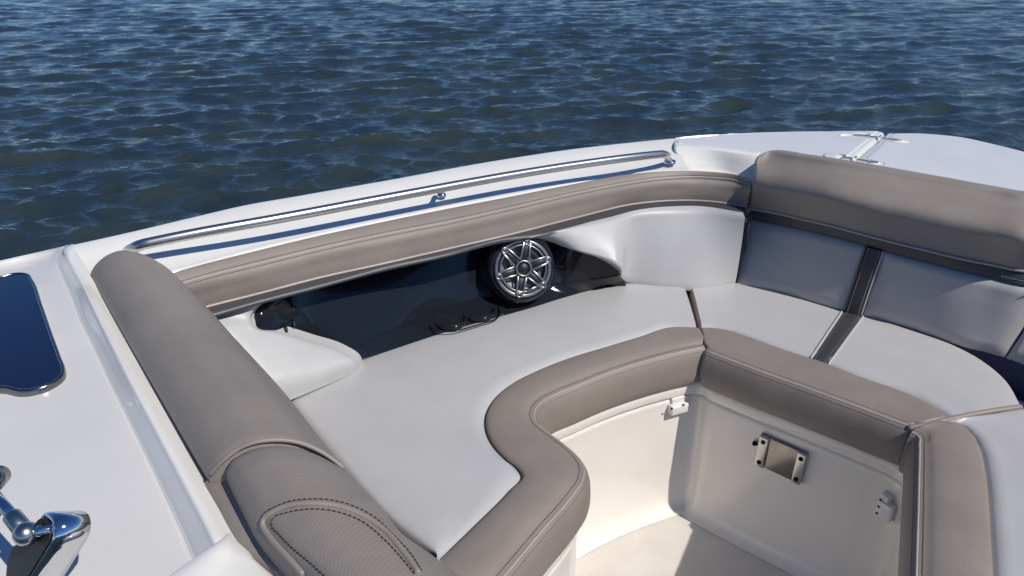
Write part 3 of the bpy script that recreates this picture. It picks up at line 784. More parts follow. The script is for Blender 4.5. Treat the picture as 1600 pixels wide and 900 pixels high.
# ------------------------------------------------------------------ glossy black speaker recess
rec = None
wt = [(432, 455, .735), (470, 452, .725), (520, 440, .715), (600, 416, .71), (700, 392, .71), (775, 374, .71), (830, 366, .705), (856, 372, .70), (903, 389, .68), (943, 402, .655), (962, 411, .64)]
wr_ = [(442, 472, .72), (480, 501, .65), (541, 544, .575), (600, 522, .572), (672, 487.5, .572), (752, 465, .572), (810, 455, .572), (860, 445, .572), (905, 439, .58), (945, 434, .585), (966, 430, .60)]
lg = [(442, 474, .715), (484, 513, .63), (546, 556, .555), (606, 547, .54), (700, 517, .538), (770, 498, .538), (830, 482, .538), (880, 466, .538), (925, 453, .54), (955, 446, .545), (977, 440, .56)]
wtc, wrc, lgc = [crom([at(*q) for q in x], 8) for x in (wt, wr_, lg)]
recess = lab(loft('speaker_recess', [lerpc(wtc, wrc, -.12), wtc, lerpc(wtc, wrc, .5), lerpc(wtc, wrc, .985), lerpc(wtc, wrc, 1.0, -.001)], M_black, boat, mode='raw', k=2, smooth=False, thick=.002)[0], 'glossy black recess behind the long cushion')
sub(loft('ledge', [lerpc(wrc, lgc, -.004, -.003), lerpc(wrc, lgc, .0, .0005), lerpc(wrc, lgc, .025, .001), lerpc(wrc, lgc, .5, -.001), lgc, lerpc(wrc, lgc, 1.25, -.02)], M_black, None, mode='raw', k=2, smooth=False, thick=.002)[0], recess)
_, gR = None, grid_of([wtc, lerpc(wtc, wrc, .5), wrc, lgc], mode='raw', k=3, smooth=False)
bvR = bvh_of(gR)
# left end facet of the recess
fa = [(425, 468, .735), (404, 479, .725), (392, 498, .71), (397, 510, .70), (434, 519, .67), (480, 533, .635), (527, 548, .60), (552, 563, .565)]
fb = [(440, 460, .75), (440, 463, .745), (442, 470, .725), (450, 478, .705), (475, 497, .66), (500, 515, .625), (528, 535, .595), (545, 552, .565)]
fac, fbc = crom([at(*q) for q in fa], 8), crom([at(*q) for q in fb], 8)
sub(loft('end_facet', [[p + V((0, .3, 0)) * .0 + V((-.02, -.0, 0)) for p in fac], lerpc(fac, fbc, .06, -.006), lerpc(fac, fbc, .5, -.008), lerpc(fac, fbc, 1.05, -.001)], M_black, None, mode='raw', k=3)[0], recess)
sub(tube('ridge', avg_up(wrc[14:], .0008), .0022, M_black, None, 8), recess)
bvFac = bvh_of(grid_of([lerpc(fac, fbc, .06, -.006), lerpc(fac, fbc, .5, -.008), lerpc(fac, fbc, 1.05, -.001)], mode='raw', k=3))
# black hook in the left end
hk = [hit(bvFac, 447, 515, .0), hit(bvFac, 459, 508, .0)]
for q0 in hk:
    if q0 is None: continue
    sub(tube('hook', crom([q0 + V((-.006, .004, -.006)), q0 + V((.004, -.010, -.002)), q0 + V((.006, -.014, .006)), q0 + V((.004, -.008, .013)), q0 + V((-.003, .006, .013))], 6), .0028, M_rubber, None, 10), recess)
# two cup holders
for (cx, cy) in ((703, 501), (748, 488)):
    c0 = at(cx, cy, .549)
    cup = lab(lathe('cup_holder', c0, V((0, 0, 1)), [(.047, -.004), (.0485, .003), (.0465, .0065), (.0425, .0065), (.040, .003), (.038, -.012), (.036, -.07), (0, -.072)], M_black, boat, 40), 'black cup holder sunk in the glossy recess')
    sub(lathe('liner_ring', c0, V((0, 0, 1)), [(.0335, .0015), (.0345, .0035), (.036, .0035), (.0368, .0015)], M_rubber, None, 40), cup)
# recessed tray rim round both cup holders
ca, cb = at(703, 501, .553), at(748, 488, .553)
ax_ = (cb - ca).normalized(); pe = V((-ax_.y, ax_.x, 0))
lp = []
for i in range(25): 
    q = math.pi / 2 + math.pi * i / 24; lp.append(ca + (ax_ * math.cos(q) + pe * math.sin(q)) * .062)
for i in range(25):
    q = -math.pi / 2 + math.pi * i / 24; lp.append(cb + (ax_ * math.cos(q) + pe * math.sin(q)) * .062)
lp.append(lp[0])
sub(tube('tray_rim', resample(lp, 80), .0022, M_black, None, 8), recess)

# ---- loudspeaker
sc0 = at(817, 419, .667)
sn = V((math.sin(R(166)) * math.cos(R(20)), math.cos(R(166)) * math.cos(R(20)), math.sin(R(20))))
sxv = V((0, 0, 1)).cross(sn).normalized() ; syv = sn.cross(sxv)
rS = 44.5 / F * ((sc0 - EYE).dot(V((0, CP, -SP))))
pod = lab(lathe('speaker_pod', sc0, sn, [(rS * 1.42, -.075), (rS * 1.34, -.045), (rS * 1.22, -.016), (rS * 1.13, -.006), (rS * 1.06, -.004), (rS * 1.02, -.008)], M_black, boat, 64), 'round black housing that carries the speaker')
spk = lab(lathe('speaker', sc0, sn, [(rS * 1.05, -.012), (rS * 1.03, .002), (rS * .985, .006), (rS * .93, .006), (rS * .90, .002), (rS * .86, -.006)], M_grille, boat, 72), 'round speaker with silver six spoke grille in the black recess')
sub(lathe('surround', sc0, sn, [(rS * .90, -.006), (rS * .86, -.002), (rS * .80, -.003), (rS * .76, -.010)], M_rubber, None, 64), spk)
sub(lathe('cone', sc0, sn, [(rS * .77, -.010), (rS * .55, -.018), (rS * .2, -.030), (0, -.031)], M_cone, None, 64), spk)
sub(lathe('trim_ring', sc0, sn, [(rS * .79, .004), (rS * .80, .0085), (rS * .84, .0085), (rS * .86, .004)], M_grille, None, 72), spk)
sub(lathe('hub_ring', sc0, sn, [(rS * .30, .004), (rS * .30, .012), (rS * .27, .0145), (rS * .235, .0135), (rS * .22, .006)], M_grille, None, 48), spk)
sub(lathe('dust_cap', sc0, sn, [(rS * .235, .004), (rS * .21, .0085), (rS * .12, .0125), (0, .014)], M_rubber, None, 40), spk)
def sp(ang, r): return sxv * math.cos(ang) * r + syv * math.sin(ang) * r
for i in range(6):
    # measured screw directions (screen x right, y up)
    dirs = [(-.215, .235), (.065, .285), (.29, .07), (.225, -.225), (-.07, -.285), (-.295, -.065)][i]
    an = math.atan2(dirs[1], dirs[0])
    d = sp(an, 1); q = sn.cross(d).normalized()
    for s_ in (-1, 1):
        p0 = sc0 + d * rS * .30 + q * s_ * rS * .15 + sn * .009
        p1 = sc0 + d * rS * .92 + q * s_ * rS * .115 + sn * .0085
        dd = (p1 - p0).normalized(); qq = sn.cross(dd)
        bm = bmesh.new(); box_bm(bm, (p0 + p1) / 2, dd, qq, sn, (p1 - p0).length, rS * .068, .005, .0009, 1)
        sub(finish('grille_spoke', bm, M_grille, None), spk)
    bm = bmesh.new(); box_bm(bm, sc0 + d * rS * .60 + sn * .0055, d, q, sn, rS * .62, rS * .20, .003, .0005, 1)
    sub(finish('spoke_slot', bm, M_rubber, None), spk)
    bm = bmesh.new(); lathe_bm(bm, sc0 + d * rS * .93 + sn * .004, sn, [(rS * .125, 0), (rS * .125, .0045), (rS * .10, .0065), (rS * .06, .0065), (rS * .055, .003), (0, .003)], 20)
    bmesh.ops.recalc_face_normals(bm, faces=bm.faces[:]); pb_ = sub(finish('screw_pad', bm, M_grille, None), spk)
    sub(lathe('screw', sc0 + d * rS * .93 + sn * .007, sn, [(rS * .055, 0), (rS * .05, .0015), (rS * .02, .0015), (0, .0005)], M_bronze, None, 14), spk)
bdir = sp(math.radians(-73), 1); bq = sn.cross(bdir)
bm = bmesh.new(); box_bm(bm, sc0 + bdir * rS * .80 + sn * .009, bq, bdir, sn, rS * .36, rS * .10, .003, .0008, 1)
badge = sub(finish('badge', bm, M_grille, None), spk)
bm = bmesh.new()
for i, (xo, hgt) in enumerate(((-.13, .6), (-.085, .3), (-.04, 1), (.0, .8), (.04, 1), (.085, .9), (.125, .8))):
    box_bm(bm, sc0 + bdir * rS * .80 + bq * rS * xo + sn * .0108, bq, bdir, sn, rS * .022, rS * .055 * hgt, .0006)
sub(finish('badge_lettering', bm, M_hole, None), spk)

# ------------------------------------------------------------------ front backrest
ft_ = [(1186, 243), (1198, 238), (1250, 244.5), (1300, 252), (1350, 260.5), (1400, 269.5), (1450, 278.5), (1500, 287.5), (1550, 296.5), (1600, 305.5)]
ff = [(1180, 286), (1200, 289), (1250, 297), (1300, 305), (1350, 315), (1400, 325), (1450, 336), (1500, 347), (1550, 359), (1600, 371)]
fp_ = [(1172, 325.5), (1200, 330), (1250, 341), (1300, 352.5), (1350, 366), (1400, 379), (1450, 391), (1500, 403), (1550, 413), (1600, 423)]
fb_ = [(1170, 341), (1200, 347), (1250, 357), (1300, 368.5), (1350, 382), (1400, 396.5), (1450, 409), (1500, 422), (1550, 434), (1600, 446)]
fs_ = [(1148, 446), (1180, 452), (1230, 463), (1280, 478), (1330, 492), (1375, 502), (1420, 515), (1470, 532), (1505, 543.5), (1540, 552), (1568, 560), (1668, 600)]
tz, fz, pz, bz, sz = .928, .871, .775, .742, .535
def lz(pts, z): return [at(x, y, z - .024 * min(1, max(0, (1310 - x) / 130)) ** 1.3 - .014 * min(1.2, max(0, (x - 1320) / 200))) for x, y in pts]   # the port end sits a little lower and further forward
T3, F3, P3, B3, Z3 = lz(ft_, tz), lz(ff, fz), lz(fp_, pz), lz(fb_, bz), line(fs_, sz)
for q, dx_ in ((T3, .16), (F3, .155), (P3, .15), (B3, .15), (Z3, .11)): q += [q[-1] + V((dx_ * .5, -.012, 0)), q[-1] + V((dx_, -.008, 0))]
Tc, Fc, Pc, Bc, Zc = [crom(x, 10) for x in (T3, F3, P3, B3, Z3)]
fback = thing('bow_backrest', 'wide tan topped backrest with charcoal band and light panels across the bow seat', 'backrest', tuple(Z3[5]))
aft = [-n for n in left_normals(Pc)]
if aft[20].dot(EYE - Pc[20]) < 0: aft = [-n for n in aft]
fore = [-a for a in aft]
rows = [offn(Tc, fore, .09, -.10), offn(Tc, fore, .085, -.03), offn(Tc, fore, .06, -.006), offn(Tc, fore, .03, .0005), offn(Tc, fore, .004, -.0005), offn(Tc, aft, .006, -.010), lerpc(Tc, Fc, .5, .004), lerpc(Tc, Fc, .92, .0035), lerpc(Fc, Pc, .08, .001), lerpc(Fc, Pc, .5, .001), lerpc(Fc, Pc, .92, .001), Pc, offn(Pc, fore, .02, -.004)]
_, gT = loft('bolster', rows, M_tan, fback, mode='raw', k=3)
end_l = [r[0] for r in gT]
ld = (T3[0] - T3[3]).normalized(); ld.z = 0
cen_l = sum(end_l, V((0, 0, 0))) / len(end_l)
loft('end_panel', [end_l, [p.lerp(cen_l, .06) + ld * .006 for p in end_l], [p.lerp(cen_l, .35) + ld * .012 for p in end_l], [p.lerp(cen_l, .98) + ld * .012 for p in end_l]], M_tan_s, fback, mode='raw', k=3, face=cen_l + ld * 2)
tube('piping', offn(Pc, aft, .002, -.001), .0034, M_pipe, fback, 8)
_, gBd = loft('trim_band', [offn(Pc, fore, .012, .006), offn(Pc, fore, .001, -.003), lerpc(Pc, Bc, .5, -.001), lerpc(Pc, Bc, .95, 0), Bc, offn(Bc, fore, .012, -.006)], M_band, fback, mode='raw', k=2)
stitch(offn(lerpc(Pc, Bc, .72), aft, .001, .001), M_lthread, fback, r=.0007)
# two light panels and the vertical charcoal band between them
full = grid_of([offn(Bc, fore, .008, .0), offn(Bc, fore, .001, -.008), lerpc(Bc, Zc, .2), lerpc(Bc, Zc, .8), Zc, offn(Zc, fore, .0, -.03)], mode='raw', k=4)
bvF = bvh_of(full)
ncol = len(full[0])
LA2, LB2 = [(1355, 385), (1345, 415), (1334, 449), (1321, 488)], [(1380, 391), (1369, 421), (1358, 452), (1344, 494)]
a3, b3 = crom([hit(bvF, *p) for p in LA2], 8), crom([hit(bvF, *p) for p in LB2], 8)
def panel(edgeL, edgeR, name, n=40):
    eL, eR = resample(edgeL, 40), resample(edgeR, 40)
    g = []
    for i in range(n + 1):
        t = i / n; bul = .016 * (1 - abs(2 * t - 1) ** 6)
        row = []
        for j in range(40):
            s = j / 39; b2_ = bul * (1 - abs(2 * s - 1) ** 8)
            p = eL[j].lerp(eR[j], t)
            row.append(p)
        g.append((t, row))
    return g
def panel_on(pxL, pxR, nm, bul=.014, n=44):
    """padded panel lying on the back sheet between two measured edges"""
    g = []
    for i in range(n + 1):
        t = i / n
        ul = [(a[0] * (1 - t) + b_[0] * t, a[1] * (1 - t) + b_[1] * t) for a, b_ in zip(pxL, pxR)]
        pts = [hit(bvF, *p) for p in ul]
        if any(p is None for p in pts): continue
        col = crom(pts, 8)
        ee = min(1, min(t, 1 - t) / .07) ** .5 if 0 < t < 1 else 0
        out = []
        for j, p in enumerate(col):
            s = j / (len(col) - 1); es = min(1, min(s, 1 - s) / .10) ** .5 if 0 < s < 1 else 0
            out.append(p + (aft[60] * .93 + V((0, 0, .35))) * (bul * ee * es - .004))
        g.append(out)
    return grid_obj(nm, g, M_panel, fback)
def pxcurve(pts, n): return [(q.x, q.y) for q in resample(crom([V((x, y, 0)) for x, y in pts], 6), n)]
# curved top and bottom edges are followed by sampling the band and seat lines
topx = pxcurve(fb_, 200); botx = pxcurve(fs_, 200)
def y_on(c, x): 
    q = min(c, key=lambda p: abs(p[0] - x)); return q[1]
def panel_px(xl, xr, nm, label):
    (xlt, xlb), (xrt, xrb) = xl, xr; n = 46; g = []
    for i in range(n + 1):
        t = i / n; xt = xlt + (xrt - xlt) * t; xb = xlb + (xrb - xlb) * t
        yt = y_on(topx, xt) + .6; yb = y_on(botx, xb) - 1.5
        col = []
        for j in range(31):
            s = j / 30; p = hit(bvF, xt + (xb - xt) * s, yt + (yb - yt) * s)
            if p is None: p = col[-1] if col else at(xt, yt, bz)
            dist = min(t * 1.0, (1 - t) * 1.0) * 3.2; ds = min(s, 1 - s) * 2.2
            e = min(1, dist / .28) ** .6 * min(1, ds / .28) ** .6
            col.append(p + (aft[60] * .93 + V((0, 0, .3))) * (.010 * e - .003))
        g.append(col)
    o = grid_obj(nm, g, M_frontpanel, fback); o['label'] = label
    return g
panel_px((1166, 1151), (1354.5, 1321), 'back_panel', 'light padded panel left of the dark vertical band')
panel_px((1381, 1345), (1642, 1570), 'back_panel', 'light padded panel right of the dark vertical band')
panel_px((1644, 1572), (1690, 1668), 'back_panel', 'light padded panel at the right edge of the backrest')
lift = aft[60] * .010
rr = [[p + lift * q for p in lerpc(a3, b3, t)] for t, q in ((0, -.3), (.04, .8), (.5, 1), (.96, .8), (1, -.3))]
loft('centre_stripe', rr, M_band, fback, mode='raw', k=2)
for c in (lerpc(a3, b3, .14), lerpc(a3, b3, .86)): stitch([p + lift * 1.06 for p in c], M_lthread, fback, r=.0007)
tube('piping', [p + lift * .7 for p in lerpc(a3, b3, -.03)], .0022, M_band, fback, 8); tube('piping', [p + lift * .7 for p in lerpc(a3, b3, 1.05)], .0022, M_panel, fback, 8)
# backing board: closes the corner behind panels
loft('backing_board', [offn(Tc, fore, .03, -.03), offn(Bc, fore, .012, 0), offn(Zc, fore, .008, 0), offn(Zc, fore, .0, -.1)], M_navy, fback, mode='raw', k=2, thick=.01)

# ------------------------------------------------------------------ chaise backrest at the console end
prof = [(141, 432, .862), (143.5, 423, .882), (152, 411, .900), (168, 398.5, .915), (188, 391.5, .922), (212, 394, .918), (238, 404, .908), (262, 419, .89), (284, 440, .868), (305, 461, .838), (330, 487, .795), (362, 523, .73), (400, 564, .655), (432, 599, .592), (450, 620, .552)]
pr0 = [at(*q) for q in prof]
axis = (at(375, 852, .862) - pr0[0]); Ltot = axis.length
axR = (at(690, 874, .552) - pr0[-1])
cb_ = thing('chaise_backrest', 'thick tan rounded backrest cushion between the console and the long seat', 'backrest', tuple(pr0[7]))
def sect(s):                     # section at distance s (1 = lower left corner of the run)
    n = len(pr0); out = []
    for i, p in enumerate(pr0):
        t = i / (n - 1)
        out.append(p + axis.lerp(axR, t) * s)
    return [V(q) for q in crom(out, 6)]
gfull = [sect(s) for s in [i / 60 * 1.5 for i in range(61)]]
bvD = bvh_of(gfull)
grid_obj('backing_board', [[p + V((0, 0, -.055)) for p in r] for r in [sect(-.02)] + gfull + [sect(1.9)]], M_hole, cb_)
# seam arc where the rounded part ends and the pad begins
arc = [(319, 756), (327, 744), (338, 731), (352, 718), (372, 703), (398, 692.5), (430, 688.5), (462, 691.5), (492, 702), (516, 716), (537, 732.5)]
arcw = [hit(bvD, *p) for p in arc]
arcw = [p for p in arcw if p]
arcc = resample(crom(arcw, 8), len(gfull[0]))
# main body: section s=0 ... arc
body = []
top = gfull[0]
NS = 40
for i in range(NS + 1):
    t = i / NS
    body.append([])
ss_ = []
def s_of(p):                     # along-axis position of an arc point
    return (p - pr0[0]).dot(axis.normalized()) / Ltot
rowsD = []
for i in range(NS + 1):
    t = i / NS; row = []
    for j in range(len(top)):
        row.append(top[j].lerp(arcc[j], t))
    rowsD.append(row)
# make it follow the swept surface instead of straight rungs
for i in range(1, NS):
    for j in range(len(top)):
        d = (rowsD[i][j] - EYE).normalized()
        loc, nrm, _, _ = bvD.ray_cast(EYE, d)
        if loc is not None: rowsD[i][j] = loc
nb = len(top)
endc = sum(top, V((0, 0, 0))) / nb
port_dir = -axis.normalized()
capr = [[p.lerp(endc, .5) + port_dir * .012 + V((0, 0, -.03)) for p in top], [p.lerp(endc, .06) + port_dir * .010 for p in top], [p + port_dir * .004 + V((0, 0, -.0015)) for p in top]]
tail = [[p + V((0, 0, -.012)) for p in arcc], [p + axis.normalized() * .004 + V((0, 0, -.03)) for p in arcc]]
gD3 = [list(r) for r in capr] + rowsD + tail
# side skirts: down the left edge and under the right edge
lft = [p + V((0, 0, -.05)) for p in [r[0] for r in gD3]]; 
gD3 = [[l] + r + [r[-1] + V((-.01, -.008, -.06))] for l, r in zip(lft, gD3)]
bmD = mesh_from_grid(gD3); face_to(bmD, EYE + V((0, 0, 3)))
finish('bolster', bmD, M_tan, cb_)
tube('piping', [p + V((0, 0, .001)) for p in arcc[2:]], .0032, M_tan_s, cb_, 8)
# side band left of the pad
bandL = [(319.5, 757), (340, 792), (375, 852), (405, 880), (432, 902), (500, 960)]
bandR = [(352, 730), (378, 778), (404, 822), (424, 842), (470, 876), (540, 935)]
bl3 = line(bandL, .862); br3 = line(bandR, .872)
blc, brc = curve(bl3, 60), curve(br3, 60)
loft('side_band', [avg_up(blc, -.05), blc, lerpc(blc, brc, .08, .003), lerpc(blc, brc, .5, .004), lerpc(blc, brc, .92, .003), lerpc(blc, brc, 1.0, -.002), lerpc(blc, brc, 1.06, -.014), lerpc(blc, brc, 1.5, -.022), lerpc(blc, brc, 2.2, -.03)], M_tan, cb_, mode='raw', k=3)
# pad
pad_t = thing('headrest_pad', 'tan rounded pad with double stitched oval seam at the near end of the backrest', 'cushion', tuple(hit(bvD, 500, 800)))
padL = [(351, 733), (375, 780), (400, 824), (420, 845), (467, 880), (537, 940)]
gP = []
pl = resample(crom([V((x, y, 0)) for x, y in padL], 6), 50)
arcp = resample(crom([V((x, y, 0)) for x, y in [(353, 731), (360, 716), (375, 706), (398, 696), (430, 692), (462, 695), (492, 705), (516, 718.5), (537, 735)]], 6), 44)
prr = resample(crom([V((x, y, 0)) for x, y in [(537, 735), (560, 757), (600, 797), (637, 841), (660, 857), (700, 884), (760, 935)]], 6), 50)
for i in range(50):
    row = []
    for j in range(44):
        t = j / 43
        base = pl[i].lerp(prr[i], t)
        bul = arcp[j] - pl[0].lerp(prr[0], t)
        q = base + bul * max(0, 1 - i / 49 * 1.15) ** 1.3
        p = hit(bvD, q.x, q.y)
        if p is None: p = gP[-1][j][0] if gP else at(q.x, q.y, .8)
        ei = min(1, (i / 49) / .10) ** .5; ej = min(1, t / .10) ** .5 * min(1, (1 - t) / .06) ** .5
        row.append((p, ei, ej))
    gP.append(row)
nup = V((.25, .1, .96)).normalized()
gPad = [[p + nup * (.012 * ei * ej - .006) for p, ei, ej in r] for r in gP]
gPad = [[p + V((0, 0, -.03)) for p in gPad[0]]] + gPad
gPad = [[r[0] + V((.002, .0, -.05))] + r + [r[-1] + V((-.012, -.01, -.05))] for r in gPad]
bmP = mesh_from_grid(gPad); face_to(bmP, EYE + V((0, 0, 3)))
finish('pad', bmP, M_tan, pad_t)
bvP = bvh_of(gPad)
def on_pad(pts, lift): return [q for q in (hit(bvP, *p, lift) for p in pts) if q]
outer = [(412, 822), (409, 811), (414, 802), (426, 795), (450, 785), (480, 781), (512, 782), (550, 791), (587, 811), (617, 840), (642, 867), (660, 896)]
midp = [(476, 898), (448, 868), (420, 836), (411, 820), (413, 810), (425, 801.5), (450, 791), (487, 787.5), (525, 791), (562, 804), (600, 829), (630, 864), (655, 898)]
inner = [(508, 900), (485, 879), (462, 860), (436, 834), (424.5, 820), (427, 811), (450, 801.5), (487, 796.5), (525, 800.5), (562, 814), (600, 844), (632, 879), (649, 900)]
def px_s(pts, n=60): return [(q.x, q.y) for q in resample(crom([V((x, y, 0)) for x, y in pts], 8), n)]
stitch(on_pad(px_s(outer), .0012), M_thread, pad_t, r=.0008, L=.0048, gap=.0012)
tube('piping', on_pad(px_s(midp), .0005), .0036, M_tan_s, pad_t, 10)
stitch(on_pad(px_s(inner), .0012), M_thread, pad_t, r=.0008, L=.0048, gap=.0012)

# ------------------------------------------------------------------ handrail
rp = [(200, 393, .866), (206, 389, .888), (218, 383.5, .902), (240, 377, .909), (280, 368.5, .912)] + [(x, y, .912) for x, y in ((380, 351.5), (460, 337), (540, 321.5), (620, 306.5), (700, 291.5), (800, 273.5), (900, 257.5), (980, 246.5))] + [(1010, 242.5, .911), (1030, 240.3, .908), (1041, 242.5, .896), (1047, 251, .866)]
rc = resample(crom([at(*q) for q in rp], 8), 240)
for _ in range(120):
    rc = [rc[0]] + [rc[i] * .5 + (rc[i - 1] + rc[i + 1]) * .25 if 14 < i < 226 else rc[i] for i in range(1, 239)] + [rc[-1]]
rc = resample(rc, 150)
for _ in range(60): rc = [rc[0]] + [rc[i] * .5 + (rc[i - 1] + rc[i + 1]) * .25 if 9 < i < 141 else rc[i] for i in range(1, 149)] + [rc[-1]]
rail = lab(tube('handrail', rc, .0118, M_rail, boat, 72), 'long polished steel handrail on the gunwale above the tan bolster')
c0 = at(1047, 252.5, .866)
sub(lathe('flange', c0, V((0, 0, 1)), [(.019, -.004), (.019, .002), (.015, .005), (.011, .006)], M_steel, None, 28), rail)
c1 = at(690, 303.5, .868)
topc = at(692, 293, .911); foot_ = at(690, 304.5, .866)
sub(tube('stanchion', crom([foot_ + V((0, 0, -.002)), foot_ + V((0, 0, .012)), topc.lerp(foot_, .35) + V((0, 0, .004)), topc], 5), .0062, M_steel, None, 12), rail)
sub(lathe('flange', foot_, V((0, 0, 1)), [(.013, -.004), (.013, .002), (.009, .005), (.006, .006)], M_steel, None, 24), rail)

# ------------------------------------------------------------------ small fittings in the cockpit
def nearest_wall(p):
    q = min(range(len(wallc)), key=lambda i: (V((p.x, p.y, 0)) - wallc[i]).length)
    return wallc[q], wn[q]
def wallhit(px, py):             # sight line met with the vertical liner
    best = None
    d = ray(px, py)
    for a, b_ in zip(wallc, wallc[1:]):
        e = b_ - a; n = V((-e.y, e.x, 0))
        if abs(d.dot(n)) < 1e-9: continue
        t_ = (a - EYE).dot(n) / d.dot(n)
        if t_ <= 0: continue
        p = EYE + d * t_; s = (V((p.x, p.y, 0)) - V((a.x, a.y, 0))).dot(e) / e.length_squared
        if -.01 <= s <= 1.01 and 0 < p.z < .5 and (best is None or t_ > best[0]): best = (t_, p, n.normalized(), e.normalized())
    return best
# table bracket plate
h = wallhit(1223, 714)
pc = h[1]; ns = h[2] if h[2].dot(EYE - pc) > 0 else -h[2]
xs = V((0, 0, 1)).cross(ns).normalized()
p_tl, p_tr, p_bl, p_br = [onplane(x, y, pc, ns) for x, y in ((1193, 675), (1266, 707), (1180, 721), (1252, 754))]
cx_ = (p_tl + p_tr + p_bl + p_br) / 4
wx = ((p_tr - p_tl).length + (p_br - p_bl).length) / 2; wy = ((p_bl - p_tl).length + (p_br - p_tr).length) / 2
ux = (p_tr - p_tl + p_br - p_bl).normalized(); uy = ns.cross(ux).normalized()
if uy.z < 0: uy = -uy
plate = lab(box('table_bracket', cx_ + ns * .005, ux, uy, ns, (wx, wy, .012), M_bronze, boat, .004, 3), 'polished steel table bracket with black screws on the shaded front wall')
for sgn, wd in ((-1, .21), (1, .19)):
    bm = bmesh.new(); box_bm(bm, cx_ + ux * sgn * wx * (.5 - wd / 2) + ns * .013, ux, uy, ns, wx * wd, wy * .97, .010, .0035, 3)
    sub(finish('clamp_strip', bm, M_satin, None), plate)
    for sy in (-1, 1):
        c = cx_ + ux * sgn * wx * (.5 - wd / 2) + uy * sy * wy * .33 + ns * .018
        sub(lathe('screw', c, ns, [(.0058, 0), (.0058, .0018), (.004, .002), (.0028, .0006), (0, .0006)], M_hole, None, 18), plate)
kc = cx_ - ux * (wx * .5 + .006) + uy * wy * .12 + ns * .010
sub(tube('knob', [kc + ux * .012, kc, kc - ux * .001, kc - ux * .008, kc - ux * .009], .004, M_hole, None, 14, rs=[.003, .003, .0065, .0065, .004]), plate)
# latch block on the port wall
h = wallhit(1056, 634); pc = h[1]; ns = h[2] if h[2].dot(EYE - pc) > 0 else -h[2]
xs = V((0, 0, 1)).cross(ns).normalized(); zs = V((0, 0, 1))
latch = lab(box('latch_block', pc + ns * .010, xs, zs, ns, (.054, .028, .024), M_plastic, boat, .004, 3), 'white plastic latch block high on the sunlit port wall')
bm = bmesh.new(); box_bm(bm, pc + ns * .003 + zs * .020 + xs * .006, xs, zs, ns, .052, .022, .010, .003, 3); sub(finish('latch_plate', bm, M_plastic, None), latch)
for px, py in ((1049.5, 638.5), (1068, 632.5)):
    c = onplane(px, py, pc + ns * .0222, ns)
    sub(lathe('screw', c, ns, [(.0036, 0), (.0034, .0008), (0, .0009)], M_hole, None, 14), latch)
# latch block on the shaded wall at the right
h = wallhit(1388, 792); pc = h[1]; ns = h[2] if h[2].dot(EYE - pc) > 0 else -h[2]
xs = V((0, 0, 1)).cross(ns).normalized()
l2 = lab(box('latch_block', pc + ns * .010 + xs * .004, xs, zs, ns, (.036, .046, .030), M_plastic, boat, .004, 3), 'white plastic latch block on the shaded wall beside the right cushion')
bm = bmesh.new(); box_bm(bm, pc + ns * .008 + zs * .022 - xs * .004, xs, zs, ns, .022, .036, .026, .004, 3); sub(finish('latch_tongue', bm, M_plastic, None), l2)
for dx_, dz_ in ((-.008, .026), (-.008, .006), (-.008, -.014)):
    sub(lathe('screw', pc + xs * dx_ + zs * dz_ + ns * .0255, ns, [(.0032, 0), (.003, .0008), (0, .0009)], M_hole, None, 12), l2)

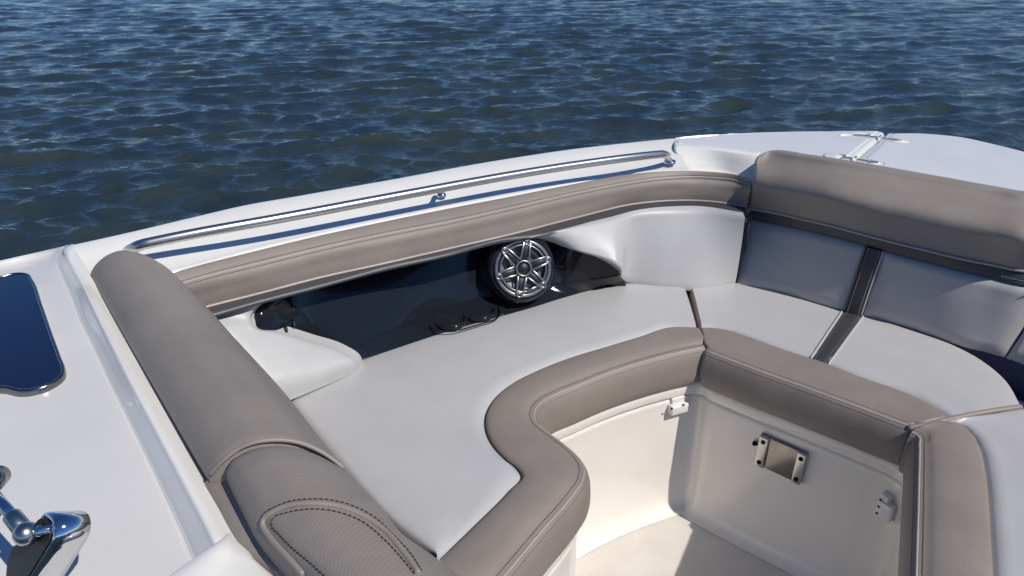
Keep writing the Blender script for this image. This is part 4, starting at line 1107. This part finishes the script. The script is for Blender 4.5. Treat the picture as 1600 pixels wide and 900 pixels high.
# ------------------------------------------------------------------ steel strut bracket in front of the windscreen, near corner
a_ax = V((.60, .70, -.55)).normalized()
b0 = at(86, 822, .95)
lp_ = [(72, 800), (80, 803), (86, 810), (88, 822), (86, 838), (76, 857), (62, 880), (46, 906), (30, 935), (8, 905), (16, 862), (24, 850), (40, 833), (58, 815), (64, 805)]
Lp = [onplane(x, y, b0, a_ax) for x, y in lp_]
vec = onplane(137, 808, at(137, 808, .955), V((0, 0, 1))) - onplane(84, 806, b0, a_ax)
vec = a_ax * (.036)
d_ = None
bm = bmesh.new()
Lc = resample(crom(Lp + [Lp[0]], 6), 80)[:-1]
g = [[p.lerp(sum(Lc, V((0, 0, 0))) / len(Lc), .10) for p in Lc], [p + vec * .03 for p in Lc], [p + vec * .5 for p in Lc], [p + vec * .97 for p in Lc], [p.lerp(sum(Lc, V((0, 0, 0))) / len(Lc), .10) + vec for p in Lc]]
bm = mesh_from_grid(g, closed_u=True)
e0 = [v for v in bm.verts][:len(Lc)]; e1 = [v for v in bm.verts][-len(Lc):]
bm.faces.new(e0); bm.faces.new(e1); bmesh.ops.recalc_face_normals(bm, faces=bm.faces[:])
brk = lab(finish('windscreen_bracket', bm, M_steel, boat), 'polished steel strut bracket with ball joint at the near console corner')
side_c = [p + a_ax * -.0022 for p in [q.lerp(sum(Lc, V((0, 0, 0))) / len(Lc), .14) for q in Lc]]
bm = bmesh.new(); bm.faces.new([bm.verts.new(p) for p in side_c]); bm.normal_update(); face_to(bm, EYE)
sub(finish('side_plate', bm, M_rubber, None, .0015), brk)
bc = onplane(41, 834, b0 - a_ax * .012, a_ax)
rb_ = 19.0 / F * (bc - EYE).dot(V((0, CP, -SP)))
prof_ = [(rb_ * math.sin(math.pi * i / 18), -rb_ * math.cos(math.pi * i / 18)) for i in range(19)]
prof_[0] = (0, -rb_); prof_[-1] = (0, rb_)
sub(lathe('ball_joint', bc, V((0, 0, 1)), prof_, M_satin, None, 32), brk)
stud_end = onplane(82, 826, b0, a_ax)
sub(tube('stud', [bc, bc.lerp(stud_end, .4), bc.lerp(stud_end, .42), bc.lerp(stud_end, .6), bc.lerp(stud_end, .62), stud_end], .005, M_steel, None, 14, rs=[.0035, .0035, .006, .006, .0045, .0045]), brk)
r1 = onplane(-14, 766, b0 - a_ax * .02, a_ax); r2 = onplane(24, 812, b0 - a_ax * .013, a_ax)
sub(tube('strut', [r1, r2], .0062, M_steel, None, 18), brk)
sub(tube('collar', [r1.lerp(bc, .62), r1.lerp(bc, .64), bc], .0095, M_satin, None, 18), brk)
k0 = onplane(-10, 752, b0, a_ax)
sub(lathe('knob', k0, V((.3, -.9, .3)).normalized(), [(0, -.02), (.012, -.02), (.0125, .004), (.010, .008), (0, .009)], M_bronze, None, 24), brk)
